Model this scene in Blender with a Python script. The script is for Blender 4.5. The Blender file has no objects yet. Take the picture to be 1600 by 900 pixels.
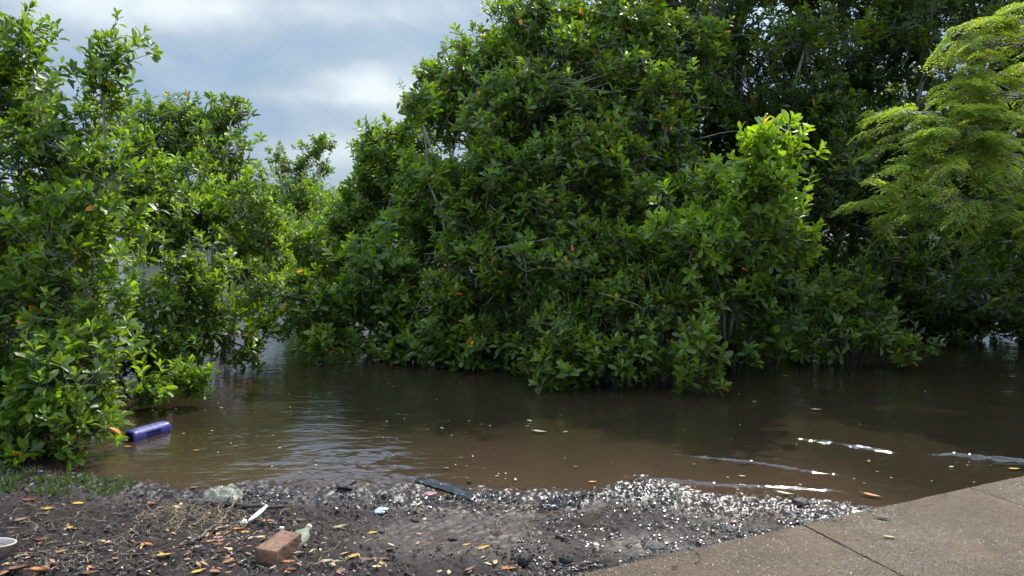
import bpy, math, random
import numpy as np
from mathutils import Vector
R = math.radians
S = bpy.context.scene
COL = S.collection
# ------------------------------------------------------------ camera
F = 1209.0                       # focal length in photo pixels
PITCH = math.atan(105 / F)
CAMH = 1.6
cd = bpy.data.cameras.new('camera'); cam = bpy.data.objects.new('camera', cd); COL.objects.link(cam)
cd.sensor_width = 36; cd.lens = F / 1600 * 36; cd.clip_end = 2000; cd.clip_start = .05
cam.location = (0, 0, CAMH); cam.rotation_euler = (R(90) - PITCH, 0, 0)
S.camera = cam
# ------------------------------------------------------------ sky and sun
SUN_EL, SUN_AZ = R(48), R(26)    # azimuth clockwise from +Y (camera forward)
W = bpy.data.worlds.new("World"); S.world = W; W.use_nodes = True
nt = W.node_tree; nt.nodes.clear()
def N(t, kind, **kw):
    n = t.nodes.new(kind)
    for k, v in kw.items(): setattr(n, k, v)
    return n
def math_node(t, op, a, b=None, c=None, clamp=False):
    n = N(t, 'ShaderNodeMath', operation=op); n.use_clamp = clamp
    for i, v in enumerate((a, b, c)):
        if v is None: continue
        if isinstance(v, (int, float)): n.inputs[i].default_value = v
        else: t.links.new(v, n.inputs[i])
    return n.outputs[0]
def mixc(t, f, a, b, blend='MIX'):
    n = N(t, 'ShaderNodeMix', data_type='RGBA', blend_type=blend)
    for i, v in ((0, f), (6, a), (7, b)):
        if isinstance(v, (int, float)): n.inputs[i].default_value = v
        elif isinstance(v, tuple): n.inputs[i].default_value = (v + (1,))[:4]
        else: t.links.new(v, n.inputs[i])
    return n.outputs[2]
def ramp(t, f, stops):
    n = N(t, 'ShaderNodeValToRGB'); t.links.new(f, n.inputs[0])
    while len(n.color_ramp.elements) < len(stops): n.color_ramp.elements.new(.5)
    for e, (p, c) in zip(n.color_ramp.elements, stops):
        e.position = p; e.color = (c, c, c, 1) if isinstance(c, (int, float)) else (c + (1,))[:4]
    return n.outputs[0]
def noise(t, vec, scale, detail=4, rough=.55, dist=0.0, out=0):
    n = N(t, 'ShaderNodeTexNoise'); n.inputs['Scale'].default_value = scale
    n.inputs['Detail'].default_value = detail; n.inputs['Roughness'].default_value = rough
    n.inputs['Distortion'].default_value = dist
    if vec is not None: t.links.new(vec, n.inputs['Vector'])
    return n.outputs[out]
sky = N(nt, 'ShaderNodeTexSky', sky_type='NISHITA'); sky.sun_disc = False
sky.sun_elevation = SUN_EL; sky.sun_rotation = SUN_AZ; sky.air_density = 1.2; sky.dust_density = 1.5; sky.ozone_density = 1.5
tc = N(nt, 'ShaderNodeTexCoord'); mp = N(nt, 'ShaderNodeMapping'); mp.inputs['Scale'].default_value = (1, 1, 2.0)
mp.inputs['Location'].default_value = (3.1, .4, 0.2)
nt.links.new(tc.outputs['Generated'], mp.inputs[0])
c1 = noise(nt, mp.outputs[0], 1.3, 5, .5, .35)
c2 = noise(nt, mp.outputs[0], 5.0, 6, .55, .3)
cl = math_node(nt, 'ADD', math_node(nt, 'MULTIPLY', c1, .62), math_node(nt, 'MULTIPLY', c2, .38))
# brighter cumulus bank low over the lagoon (a direction in the sky)
sep = N(nt, 'ShaderNodeSeparateXYZ'); nt.links.new(tc.outputs['Generated'], sep.inputs[0])
def bank(x, z, sx, sz, amp):
    dx = math_node(nt, 'DIVIDE', math_node(nt, 'SUBTRACT', sep.outputs[0], x), sx)
    dz = math_node(nt, 'DIVIDE', math_node(nt, 'SUBTRACT', sep.outputs[2], z), sz)
    d = math_node(nt, 'ADD', math_node(nt, 'POWER', math_node(nt, 'ABSOLUTE', dx), 2), math_node(nt, 'POWER', math_node(nt, 'ABSOLUTE', dz), 2))
    g = math_node(nt, 'EXPONENT', math_node(nt, 'MULTIPLY', d, -1))
    return math_node(nt, 'MULTIPLY', g, amp)
b = math_node(nt, 'ADD', bank(-.17, .165, .075, .028, .13), bank(-.235, .085, .10, .022, .13))
b = math_node(nt, 'ADD', b, bank(-.42, .235, .14, .026, .12))
b = math_node(nt, 'ADD', b, bank(-.10, .255, .17, .03, .10))
b = math_node(nt, 'ADD', b, bank(-.30, .15, .16, .010, .05))
cl = math_node(nt, 'ADD', cl, b)
cf = ramp(nt, cl, [(.40, .70), (.52, .85), (.66, 1.0)])
cc = ramp(nt, cl, [(.38, (.29, .40, .56)), (.48, (.36, .45, .57)), (.56, (.53, .57, .62)), (.68, (.94, .90, .86))])
cc = mixc(nt, 1.0, cc, (8.2, 9.4, 10.4), 'MULTIPLY')
# added brightness in the unseen sky behind and overhead, filling foliage and water
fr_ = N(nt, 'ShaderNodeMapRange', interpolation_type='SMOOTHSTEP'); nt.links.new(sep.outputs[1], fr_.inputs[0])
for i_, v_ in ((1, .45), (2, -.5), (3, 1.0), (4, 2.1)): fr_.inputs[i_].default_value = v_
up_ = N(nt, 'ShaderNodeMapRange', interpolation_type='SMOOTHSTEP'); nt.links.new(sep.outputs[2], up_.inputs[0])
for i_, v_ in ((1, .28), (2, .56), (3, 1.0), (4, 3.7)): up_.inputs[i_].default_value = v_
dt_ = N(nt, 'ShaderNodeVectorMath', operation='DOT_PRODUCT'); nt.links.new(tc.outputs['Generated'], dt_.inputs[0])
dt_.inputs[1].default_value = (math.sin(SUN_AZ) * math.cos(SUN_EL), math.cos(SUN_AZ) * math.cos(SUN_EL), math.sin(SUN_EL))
au_ = N(nt, 'ShaderNodeMapRange', interpolation_type='SMOOTHSTEP'); nt.links.new(dt_.outputs['Value'], au_.inputs[0])   # glow added round the unseen sun, for leaf backlight and water reflection
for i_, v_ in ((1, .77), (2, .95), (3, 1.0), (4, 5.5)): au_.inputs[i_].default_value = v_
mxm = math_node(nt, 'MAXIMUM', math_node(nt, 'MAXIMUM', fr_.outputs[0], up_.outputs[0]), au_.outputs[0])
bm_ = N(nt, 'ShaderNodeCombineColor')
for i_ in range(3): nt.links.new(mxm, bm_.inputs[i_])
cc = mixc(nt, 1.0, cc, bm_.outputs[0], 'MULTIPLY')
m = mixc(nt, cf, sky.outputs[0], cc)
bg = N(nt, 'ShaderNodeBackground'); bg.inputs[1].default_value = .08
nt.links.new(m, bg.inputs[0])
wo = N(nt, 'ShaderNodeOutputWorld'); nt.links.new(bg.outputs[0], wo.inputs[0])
sl = bpy.data.lights.new('sun', 'SUN'); sl.energy = 4.7; sl.angle = R(.8); sl.color = (1, .95, .86)
so = bpy.data.objects.new('sun', sl); COL.objects.link(so)
sd = Vector((math.sin(SUN_AZ) * math.cos(SUN_EL), math.cos(SUN_AZ) * math.cos(SUN_EL), math.sin(SUN_EL)))
so.rotation_euler = sd.to_track_quat('Z', 'Y').to_euler(); so.location = sd * 50
S.view_settings.view_transform = 'Standard'; S.view_settings.look = 'None'
S.view_settings.exposure = 0.52; S.view_settings.gamma = 1; S.view_settings.use_curve_mapping = False
try:
    S.cycles.use_denoising = True; S.cycles.max_bounces = 8; S.cycles.transmission_bounces = 6
    S.cycles.transparent_max_bounces = 12; S.cycles.sample_clamp_indirect = 4
except Exception: pass

# ------------------------------------------------------------ helpers
def pt(px, py, Y):               # point seen at photo pixel (px, py), at distance Y in front of the camera
    x = (px - 800) / F; u = -(py - 450) / F
    dy = math.cos(PITCH) + u * math.sin(PITCH); dz = -math.sin(PITCH) + u * math.cos(PITCH)
    t = Y / dy
    return np.array((x * t, Y, CAMH + dz * t))
def at(px, py, z=0.0):           # point at height z seen at photo pixel
    x = (px - 800) / F; u = -(py - 450) / F
    dy = math.cos(PITCH) + u * math.sin(PITCH); dz = -math.sin(PITCH) + u * math.cos(PITCH)
    t = (z - CAMH) / dz
    return np.array((x * t, dy * t, z))
_tab = np.random.RandomState(11).rand(64, 256, 256)
def vn(x, y, s=0):
    T = _tab[s % 64]
    xi = np.floor(x).astype(int); yi = np.floor(y).astype(int); fx = x - xi; fy = y - yi
    fx = fx * fx * (3 - 2 * fx); fy = fy * fy * (3 - 2 * fy)
    a = T[xi & 255, yi & 255]; b_ = T[(xi + 1) & 255, yi & 255]; c = T[xi & 255, (yi + 1) & 255]; d = T[(xi + 1) & 255, (yi + 1) & 255]
    return (a * (1 - fx) + b_ * fx) * (1 - fy) + (c * (1 - fx) + d * fx) * fy
def fbm(x, y, f, o=4, s=0, g=.5):
    r = 0; a = 1; t = 0
    for i in range(o):
        ca, sa = math.cos(i * 1.1), math.sin(i * 1.1)
        r = r + a * vn((x * ca - y * sa) * f + 17.3 * i, (x * sa + y * ca) * f + 9.1 * i, s + i); t += a; a *= g; f *= 2.03
    return r / t
def sstep(a, b_, x):
    t = np.clip((x - a) / (b_ - a), 0, 1); return t * t * (3 - 2 * t)
def mesh_np(name, verts, faces, mats, parent=None, cols=None, smooth=True, attrs=None, midx=None):
    """verts (n,3); faces: list of integer arrays (m,k)"""
    me = bpy.data.meshes.new(name); verts = np.asarray(verts, dtype=np.float32)
    faces = [np.asarray(f) for f in faces if len(f)]
    me.vertices.add(len(verts)); me.vertices.foreach_set('co', verts.ravel())
    nl = sum(f.size for f in faces); npoly = sum(len(f) for f in faces)
    me.loops.add(nl); me.loops.foreach_set('vertex_index', np.concatenate([f.ravel() for f in faces]).astype(np.int32))
    me.polygons.add(npoly)
    tot = np.concatenate([np.full(len(f), f.shape[1]) for f in faces])
    st = np.concatenate([[0], np.cumsum(tot)[:-1]]).astype(np.int32)
    me.polygons.foreach_set('loop_start', st)
    me.polygons.foreach_set('use_smooth', np.full(npoly, smooth, dtype=bool))
    if midx is not None: me.polygons.foreach_set('material_index', np.asarray(midx, dtype=np.int32))
    me.update(calc_edges=True)
    if cols is not None:
        ca = me.color_attributes.new('tint', 'FLOAT_COLOR', 'POINT')
        c4 = np.ones((len(verts), 4), dtype=np.float32); c4[:, :3] = cols
        ca.data.foreach_set('color', c4.ravel())
    for k, v in (attrs or {}).items():
        a = me.attributes.new(k, 'FLOAT', 'POINT'); a.data.foreach_set('value', np.asarray(v, dtype=np.float32))
    for m_ in (mats if isinstance(mats, (list, tuple)) else [mats]): me.materials.append(m_)
    o = bpy.data.objects.new(name, me); COL.objects.link(o)
    if parent: o.parent = parent
    return o
def tag(o, label=None, cat=None, group=None, kind=None):
    if label: o['label'] = label
    if cat: o['category'] = cat
    if group: o['group'] = group
    if kind: o['kind'] = kind
    return o
def empty(name, loc, label, cat, group=None):
    o = bpy.data.objects.new(name, None); COL.objects.link(o); o.location = loc; o.empty_display_size = .1
    return tag(o, label, cat, group)
def unit(v): return v / (np.linalg.norm(v, axis=-1, keepdims=True) + 1e-9)
def tubes(P, Rr, sides=5):
    """P (n,k,3) centre lines, Rr (n,k) radii -> verts, quads"""
    P = np.asarray(P, float); Rr = np.asarray(Rr, float); n, k, _ = P.shape
    T = np.empty_like(P); T[:, 1:-1] = P[:, 2:] - P[:, :-2]; T[:, 0] = P[:, 1] - P[:, 0]; T[:, -1] = P[:, -1] - P[:, -2]
    T = unit(T); ref = np.where(np.abs(T[..., 2:3]) > .9, np.array((1., 0, 0)), np.array((0., 0, 1)))
    A = unit(np.cross(T, ref)); B = np.cross(T, A)
    th = np.arange(sides) * 2 * np.pi / sides
    V = P[:, :, None] + Rr[:, :, None, None] * (np.cos(th)[None, None, :, None] * A[:, :, None] + np.sin(th)[None, None, :, None] * B[:, :, None])
    V = V.reshape(-1, 3)
    i = np.arange(n)[:, None, None] * k * sides; j = np.arange(k - 1)[None, :, None] * sides; s = np.arange(sides)[None, None, :]
    s2 = (s + 1) % sides
    q = np.stack([i + j + s, i + j + s2, i + j + sides + s2, i + j + sides + s], -1).reshape(-1, 4)
    return V, q
def curve(a, b_, rs, k=6, wob=.08, sag=0.0, lift=0.0):
    a = np.asarray(a, float); b_ = np.asarray(b_, float); t = np.linspace(0, 1, k)[:, None]
    L = np.linalg.norm(b_ - a); off = rs.randn(3) * wob * L
    off2 = rs.randn(3) * wob * L * .5
    p = a + (b_ - a) * t + off * np.sin(np.pi * t) + off2 * np.sin(2 * np.pi * t)
    p[:, 2] += (lift - sag) * L * np.sin(np.pi * t[:, 0])
    return p
def join(parts):
    vs = []; fs = {}; n = 0
    for v, f in parts:
        vs.append(v)
        for q in (f if isinstance(f, list) else [f]):
            fs.setdefault(q.shape[1], []).append(q + n)
        n += len(v)
    return np.concatenate(vs), [np.concatenate(x) for x in fs.values()]

# ------------------------------------------------------------ materials
def mat(name, base=(.5, .5, .5), rough=.6, spec=.5, bump=None, var=None, attr=False, **kw):
    m_ = bpy.data.materials.new(name); m_.use_nodes = True; t = m_.node_tree; B = t.nodes['Principled BSDF']
    B.inputs['Roughness'].default_value = rough; B.inputs['Specular IOR Level'].default_value = spec
    g = N(t, 'ShaderNodeTexCoord').outputs['Object']
    c = None
    if attr:
        a = N(t, 'ShaderNodeAttribute'); a.attribute_name = 'tint'; c = a.outputs['Color']
    if var:
        sc, amt = var; nf = noise(t, g, sc, 5)
        k = ramp(t, nf, [(.3, 1 - amt), (.7, 1 + amt)])
        c = mixc(t, 1.0, c if c is not None else base, k, 'MULTIPLY')
    if c is not None: t.links.new(c, B.inputs['Base Color'])
    else: B.inputs['Base Color'].default_value = (*base, 1)
    if bump:
        sc, dist = bump; bn = N(t, 'ShaderNodeBump'); bn.inputs['Distance'].default_value = dist
        t.links.new(noise(t, g, sc, 5), bn.inputs['Height']); t.links.new(bn.outputs[0], B.inputs['Normal'])
    for k, v in kw.items(): B.inputs[k.replace('_', ' ')].default_value = v
    return m_
def leaf_mat(name, trans=.38, rough=.33, gain=(1.5, 1.9, .5), spec=.5):
    m_ = bpy.data.materials.new(name); m_.use_nodes = True; t = m_.node_tree; B = t.nodes['Principled BSDF']
    a = N(t, 'ShaderNodeAttribute'); a.attribute_name = 'tint'
    t.links.new(a.outputs['Color'], B.inputs['Base Color']); B.inputs['Roughness'].default_value = rough
    B.inputs['Specular IOR Level'].default_value = spec
    tr = N(t, 'ShaderNodeBsdfTranslucent'); t.links.new(mixc(t, 1.0, a.outputs['Color'], gain, 'MULTIPLY'), tr.inputs[0])
    mx = N(t, 'ShaderNodeMixShader'); mx.inputs[0].default_value = trans
    t.links.new(B.outputs[0], mx.inputs[1]); t.links.new(tr.outputs[0], mx.inputs[2])
    t.links.new(mx.outputs[0], t.nodes['Material Output'].inputs['Surface'])
    return m_
M_leaf = leaf_mat('mangrove leaf', .42, .42, (2.5, 2.6, .5), .42)
M_feather = leaf_mat('feathery leaf', .5, .5, (2.1, 2.1, .8), .3)
M_bark = mat('grey bark', (.22, .195, .165), .8, .3, (60, .006), (9, .45))
def tide(m_, z0=.42):
    t = m_.node_tree; B = t.nodes['Principled BSDF']; l = B.inputs['Base Color'].links[0].from_socket
    sp_ = N(t, 'ShaderNodeSeparateXYZ'); t.links.new(N(t, 'ShaderNodeNewGeometry').outputs['Position'], sp_.inputs[0])
    f = ramp(t, math_node(t, 'ADD', sp_.outputs[2], math_node(t, 'MULTIPLY', math_node(t, 'SUBTRACT', noise(t, None, 6), .5), .3)), [(z0 - .12, 0.0), (z0 + .1, 1.0)])
    t.links.new(mixc(t, f, (.030, .022, .016), l), B.inputs['Base Color'])
tide(M_bark)
M_darkbark = mat('wet dark root bark', (.035, .028, .022), .45, .5, (60, .006), (9, .45))
M_grass = leaf_mat('grass blade', .35, .5, (1.4, 1.6, .6), .3)
# mud
def mud_material():
    m_ = bpy.data.materials.new('wet mud'); m_.use_nodes = True; t = m_.node_tree; B = t.nodes['Principled BSDF']
    g = N(t, 'ShaderNodeTexCoord').outputs['Object']
    n1 = noise(t, g, 2.3, 6, .6); n2 = noise(t, g, 38, 6, .65); n3 = noise(t, g, 9, 4, .6)
    c = mixc(t, ramp(t, n1, [(.38, 0.0), (.62, 1.0)]), (.017, .011, .009), (.038, .024, .019))
    c = mixc(t, ramp(t, n2, [(.46, 0.0), (.60, 1.0)]), c, (.012, .0095, .0095))
    c = mixc(t, ramp(t, noise(t, g, 120, 3, .7), [(.62, 0.0), (.72, .6)]), c, (.10, .075, .06))
    red = N(t, 'ShaderNodeAttribute'); red.attribute_name = 'silt'
    c = mixc(t, red.outputs['Fac'], c, (.052, .035, .026))
    t.links.new(c, B.inputs['Base Color'])
    ro = ramp(t, noise(t, g, 55, 4, .7), [(.38, .13), (.44, .85)]); B.inputs['Specular IOR Level'].default_value = .22
    wet = N(t, 'ShaderNodeAttribute'); wet.attribute_name = 'wet'
    rr = N(t, 'ShaderNodeMix', data_type='FLOAT'); t.links.new(wet.outputs['Fac'], rr.inputs[0]); t.links.new(ro, rr.inputs[2]); rr.inputs[3].default_value = .30
    t.links.new(rr.outputs[0], B.inputs['Roughness']); t.links.new(math_node(t, 'ADD', math_node(t, 'MULTIPLY', wet.outputs['Fac'], .12), .2), B.inputs['Specular IOR Level'])
    bn = N(t, 'ShaderNodeBump'); bn.inputs['Distance'].default_value = .012; bn.inputs['Strength'].default_value = .8
    hh = math_node(t, 'ADD', n2, math_node(t, 'MULTIPLY', noise(t, g, 150, 4, .7), .45))
    st = math_node(t, 'SUBTRACT', 1.0, math_node(t, 'MULTIPLY', wet.outputs['Fac'], .75))
    t.links.new(math_node(t, 'MULTIPLY', hh, st), bn.inputs['Height']); t.links.new(bn.outputs[0], B.inputs['Normal'])
    return m_
M_mud = mud_material()
def water_material():
    m_ = bpy.data.materials.new('turbid lagoon water'); m_.use_nodes = True; t = m_.node_tree; B = t.nodes['Principled BSDF']
    g = N(t, 'ShaderNodeTexCoord').outputs['Object']
    d = N(t, 'ShaderNodeAttribute'); d.attribute_name = 'depth'
    dn = math_node(t, 'ADD', d.outputs['Fac'], math_node(t, 'MULTIPLY', math_node(t, 'SUBTRACT', noise(t, g, 1.1, 5, .6, .6), .5), .5))
    c = ramp(t, dn, [(0.0, (.062, .037, .022)), (.35, (.040, .025, .0155)), (1.0, (.021, .0145, .0085))])
    t.links.new(c, B.inputs['Base Color'])
    B.inputs['Roughness'].default_value = .03; B.inputs['IOR'].default_value = 1.5
    al = ramp(t, d.outputs['Fac'], [(0.0, .35), (.12, .88), (.3, 1.0)]); t.links.new(al, B.inputs['Alpha'])
    mpn = N(t, 'ShaderNodeMapping'); mpn.inputs['Scale'].default_value = (1, 2.6, 1); mpn.inputs['Rotation'].default_value = (0, 0, R(-8))
    t.links.new(g, mpn.inputs[0])
    h1 = noise(t, mpn.outputs[0], 3.2, 3, .5, .4); h2 = noise(t, mpn.outputs[0], 13, 3, .55, .3)
    h = math_node(t, 'ADD', math_node(t, 'MULTIPLY', h1, 1.0), math_node(t, 'MULTIPLY', h2, .28))
    bn = N(t, 'ShaderNodeBump'); bn.inputs['Distance'].default_value = .010; bn.inputs['Strength'].default_value = 1
    t.links.new(h, bn.inputs['Height']); t.links.new(bn.outputs[0], B.inputs['Normal'])
    return m_
M_water = water_material()
def concrete_material():
    m_ = bpy.data.materials.new('damp concrete'); m_.use_nodes = True; t = m_.node_tree; B = t.nodes['Principled BSDF']
    g = N(t, 'ShaderNodeTexCoord').outputs['Object']
    n1 = noise(t, g, 1.4, 6, .6, .5); n2 = noise(t, g, 95, 4, .7); n4 = noise(t, g, 7, 5, .65)
    c = mixc(t, ramp(t, n1, [(.35, 0.0), (.65, 1.0)]), (.066, .040, .022), (.112, .071, .041))
    c = mixc(t, ramp(t, n4, [(.42, 0.0), (.60, .85)]), c, (.050, .029, .016))
    c = mixc(t, ramp(t, n2, [(.42, .0), (.62, .8)]), c, (.11, .080, .054))
    c = mixc(t, ramp(t, noise(t, g, 240, 3, .7), [(.30, .8), (.42, .0)]), c, (.045, .034, .026))
    t.links.new(c, B.inputs['Base Color'])
    wetm = ramp(t, noise(t, g, 1.8, 4, .6, .4), [(.40, .0), (.55, 1.0)])
    t.links.new(math_node(t, 'SUBTRACT', ramp(t, noise(t, g, 85, 3, .75), [(.47, .42), (.54, .85)]), math_node(t, 'MULTIPLY', wetm, .32)), B.inputs['Roughness'])
    B.inputs['Specular IOR Level'].default_value = .18
    bn = N(t, 'ShaderNodeBump'); bn.inputs['Distance'].default_value = .0065; bn.inputs['Strength'].default_value = .9
    hh = math_node(t, 'ADD', n2, math_node(t, 'MULTIPLY', noise(t, g, 260, 3, .7), .5))
    t.links.new(hh, bn.inputs['Height']); t.links.new(bn.outputs[0], B.inputs['Normal'])
    return m_
M_conc = concrete_material()

# ------------------------------------------------------------ ground and lagoon bed
shore_px = [(-600, 640), (-250, 680), (0, 700), (60, 725), (200, 756), (300, 762), (400, 757), (590, 764), (760, 764), (900, 770),
            (960, 758), (1000, 752), (1045, 762), (1120, 776), (1220, 778), (1330, 786), (1390, 800), (1450, 830)]
sp = np.array([at(a, b_)[:2] for a, b_ in shore_px] + [(2.6, 3.2), (9, -2)])
o_ = np.argsort(sp[:, 0]); sp = sp[o_]
_pa = at(965, 878)[:2]
def ground(x, y, detail=True):
    ys = np.interp(x, sp[:, 0], sp[:, 1])
    s = ys - y                                       # metres inland
    s = s + (fbm(x, y, 2.2, 3, 3) - .5) * .26 - .10
    h = np.where(s > 0, .078 * (1 - np.exp(-(np.maximum(s, 0) / .85) ** 1.45)) + .001, .22 * s * .28)
    h = np.maximum(h, -.55)
    left = sstep(-2.0, -2.9, x)                      # higher grassy bank at the left
    h = h + left * .06 * sstep(-.1, .5, s)
    h = h - .020 * sstep(-.2, .4, x) * sstep(0, .3, s)   # flat wet silt towards the pavement
    mnd = np.exp(-(((x - .80) / .17) ** 2 + ((y - 4.48) / .17) ** 2)); h = h + .028 * mnd
    mask = np.exp(-(((x + .30) / .42) ** 2 + ((y - 3.72) / .30) ** 2)) + .7 * np.exp(-(((x + .12) / .35) ** 2 + ((y - 4.25) / .16) ** 2))
    mask = mask + .6 * np.exp(-(((x - .62) / .3) ** 2 + ((y - 3.62) / .13) ** 2))
    mask = np.clip(mask * (.6 + .8 * fbm(x, y, 5, 3, 20)), 0, 1)      # smooth wet silt
    if detail:
        near = sstep(-.6, .1, s)
        r1 = np.abs(fbm(x, y, 13, 4, 6) - .5) * 2; r2 = fbm(x, y, 34, 3, 9)
        amp = near * (1 - .85 * mask)
        h = h + amp * ((.5 - r1) * .026 + (r2 - .5) * .034 + (fbm(x, y, 5, 2, 14) - .5) * .03)
        h = h + near * (fbm(x, y, 80, 2, 30) - .5) * .012 * (1 - .8 * mask)
    return h, mask, s
def axis(segs):
    out = []
    for a, b_, st in segs:
        n = max(1, int(round((b_ - a) / st))); out += list(np.linspace(a, b_, n, endpoint=False))
    out.append(segs[-1][1]); return np.array(out)
def grid(xs, ys):
    X, Y = np.meshgrid(xs, ys); nx, ny = len(xs), len(ys)
    i = np.arange(nx - 1)[None] + np.arange(ny - 1)[:, None] * nx
    return X.ravel(), Y.ravel(), np.stack([i, i + 1, i + 1 + nx, i + nx], -1).reshape(-1, 4)
xs = axis([(-600, -40, 40), (-40, -6, 1.2), (-6, -3.6, .06), (-3.6, 2.6, .0085), (2.6, 6, .08), (6, 40, 1.5), (40, 600, 40)])
ys = axis([(-40, -2, 2), (-2, 3.0, .1), (3.0, 5.0, .0085), (5.0, 8, .06), (8, 40, 1.6), (40, 900, 50)])
X, Y, Q = grid(xs, ys)
H, MK, SI = ground(X, Y)
# keep the ground under the pavement slabs
EA, EB = at(870, 900, .1), at(1600, 740, .1)
ed = unit((EB - EA)[:2]); en = np.array((ed[1], -ed[0]))      # en points to the pavement side
dp = (X - EA[0]) * en[0] + (Y - EA[1]) * en[1]
H = np.where(dp > .03, np.minimum(H, .0), H)
far = sstep(60, 90, Y); H = H * (1 - far) + (.25) * far
ter = mesh_np('ground', np.stack([X, Y, H], 1), [Q], M_mud, attrs={'wet': np.clip(MK + .85 * sstep(.42, .05, SI) + .35 * sstep(.2, 1, X), 0, 1), 'silt': np.clip(MK * .8 + sstep(.02, -.3, SI) * .7, 0, 1)})
tag(ter, 'dark wet mud bank of the lagoon', kind='structure')

# ------------------------------------------------------------ water
xs = axis([(-600, -40, 40), (-40, -6, 2), (-6, -3.6, .1), (-3.6, 5.4, .014), (5.4, 40, 2), (40, 600, 40)])
ys = axis([(1, 3.4, .2), (3.4, 6.6, .011), (6.6, 9, .05), (9, 40, 1.5), (40, 100, 5)])
X, Y, Q = grid(xs, ys)
gh, _, si = ground(X, Y, False)
Z = (fbm(X, Y * 1.8, 1.3, 3, 40) - .5) * .010 * sstep(0.0, .5, -si)
rp = np.exp(-(((X + 1.0) / .62) ** 2)) * sstep(5.7, 4.9, Y) * (.35 + .65 * sstep(.42, .56, vn(X * 3, Y * 5, 9)))
Z = Z + rp * ((fbm(X * .8, Y * 1.5, 9, 3, 44, .55) - .5) * .055)
rq = np.exp(-(((X + 2.05) / .25) ** 2)) * sstep(4.9, 5.6, Y) * sstep(7.5, 6.4, Y)
Z = Z + (rq + .25 * sstep(4.4, 5.2, Y) * sstep(6.6, 5.6, Y)) * ((fbm(X * .8, Y * 1.5, 8, 3, 47, .55) - .5) * .014)
def ridge(px, h, w, seg):
    """low wavelet following a line of photo pixels; steep on its near side"""
    global Z
    P = np.array([at(a, b_)[:2] for a, b_ in px]); best = np.full(len(X), 9.0); tt = np.zeros(len(X)); sg = np.zeros(len(X))
    L = np.linalg.norm(np.diff(P, axis=0), axis=1); cum = np.concatenate([[0], np.cumsum(L)])
    for i in range(len(P) - 1):
        d = P[i + 1] - P[i]; l2 = (d ** 2).sum(); u = np.clip(((X - P[i, 0]) * d[0] + (Y - P[i, 1]) * d[1]) / l2, 0, 1)
        qx = X - P[i, 0] - u * d[0]; qy = Y - P[i, 1] - u * d[1]; dd = np.hypot(qx, qy); k = dd < best
        best = np.where(k, dd, best); tt = np.where(k, (cum[i] + u * L[i]) / cum[-1], tt); sg = np.where(k, np.sign(d[0] * qy - d[1] * qx), sg)
    sd_ = best * sg; prof = np.where(sd_ < 0, np.exp(-(sd_ / (w * .5)) ** 2), np.exp(-(sd_ / (w * 2.2)) ** 2))
    env = np.sin(np.pi * np.clip(tt * 1.0, 0, 1)) ** .6 * (.55 + .9 * vn(X * 7, Y * 7, seg))
    Z = Z + h * prof * env * (.45 + .9 * vn(X * 23, Y * 23, seg + 9))
ridge([(1230, 686), (1300, 692), (1360, 702), (1410, 710)], .020, .020, 1)
ridge([(1425, 711), (1490, 711), (1560, 718), (1680, 728)], .019, .022, 2)
ridge([(1030, 708), (1110, 716), (1190, 724), (1270, 738), (1330, 744)], .012, .015, 3)
ridge([(960, 742), (1040, 750), (1120, 758), (1220, 762), (1330, 768)], .014, .014, 4)
ridge([(1120, 700), (1200, 716), (1290, 730)], .006, .02, 5)
ridge([(640, 742), (700, 744), (790, 752)], .002, .02, 6)
Z = Z + (vn(X * 30, Y * 44, 8) - .5) * .0016 * sstep(0.4, 1.6, X) * sstep(6.3, 5.2, Y)
wat = mesh_np('water', np.stack([X, Y, Z], 1), [Q], M_water, attrs={'depth': np.clip(-si / 1.5, 0, 1)})
tag(wat, 'brown turbid lagoon water flooding the mangroves', kind='structure')

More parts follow.
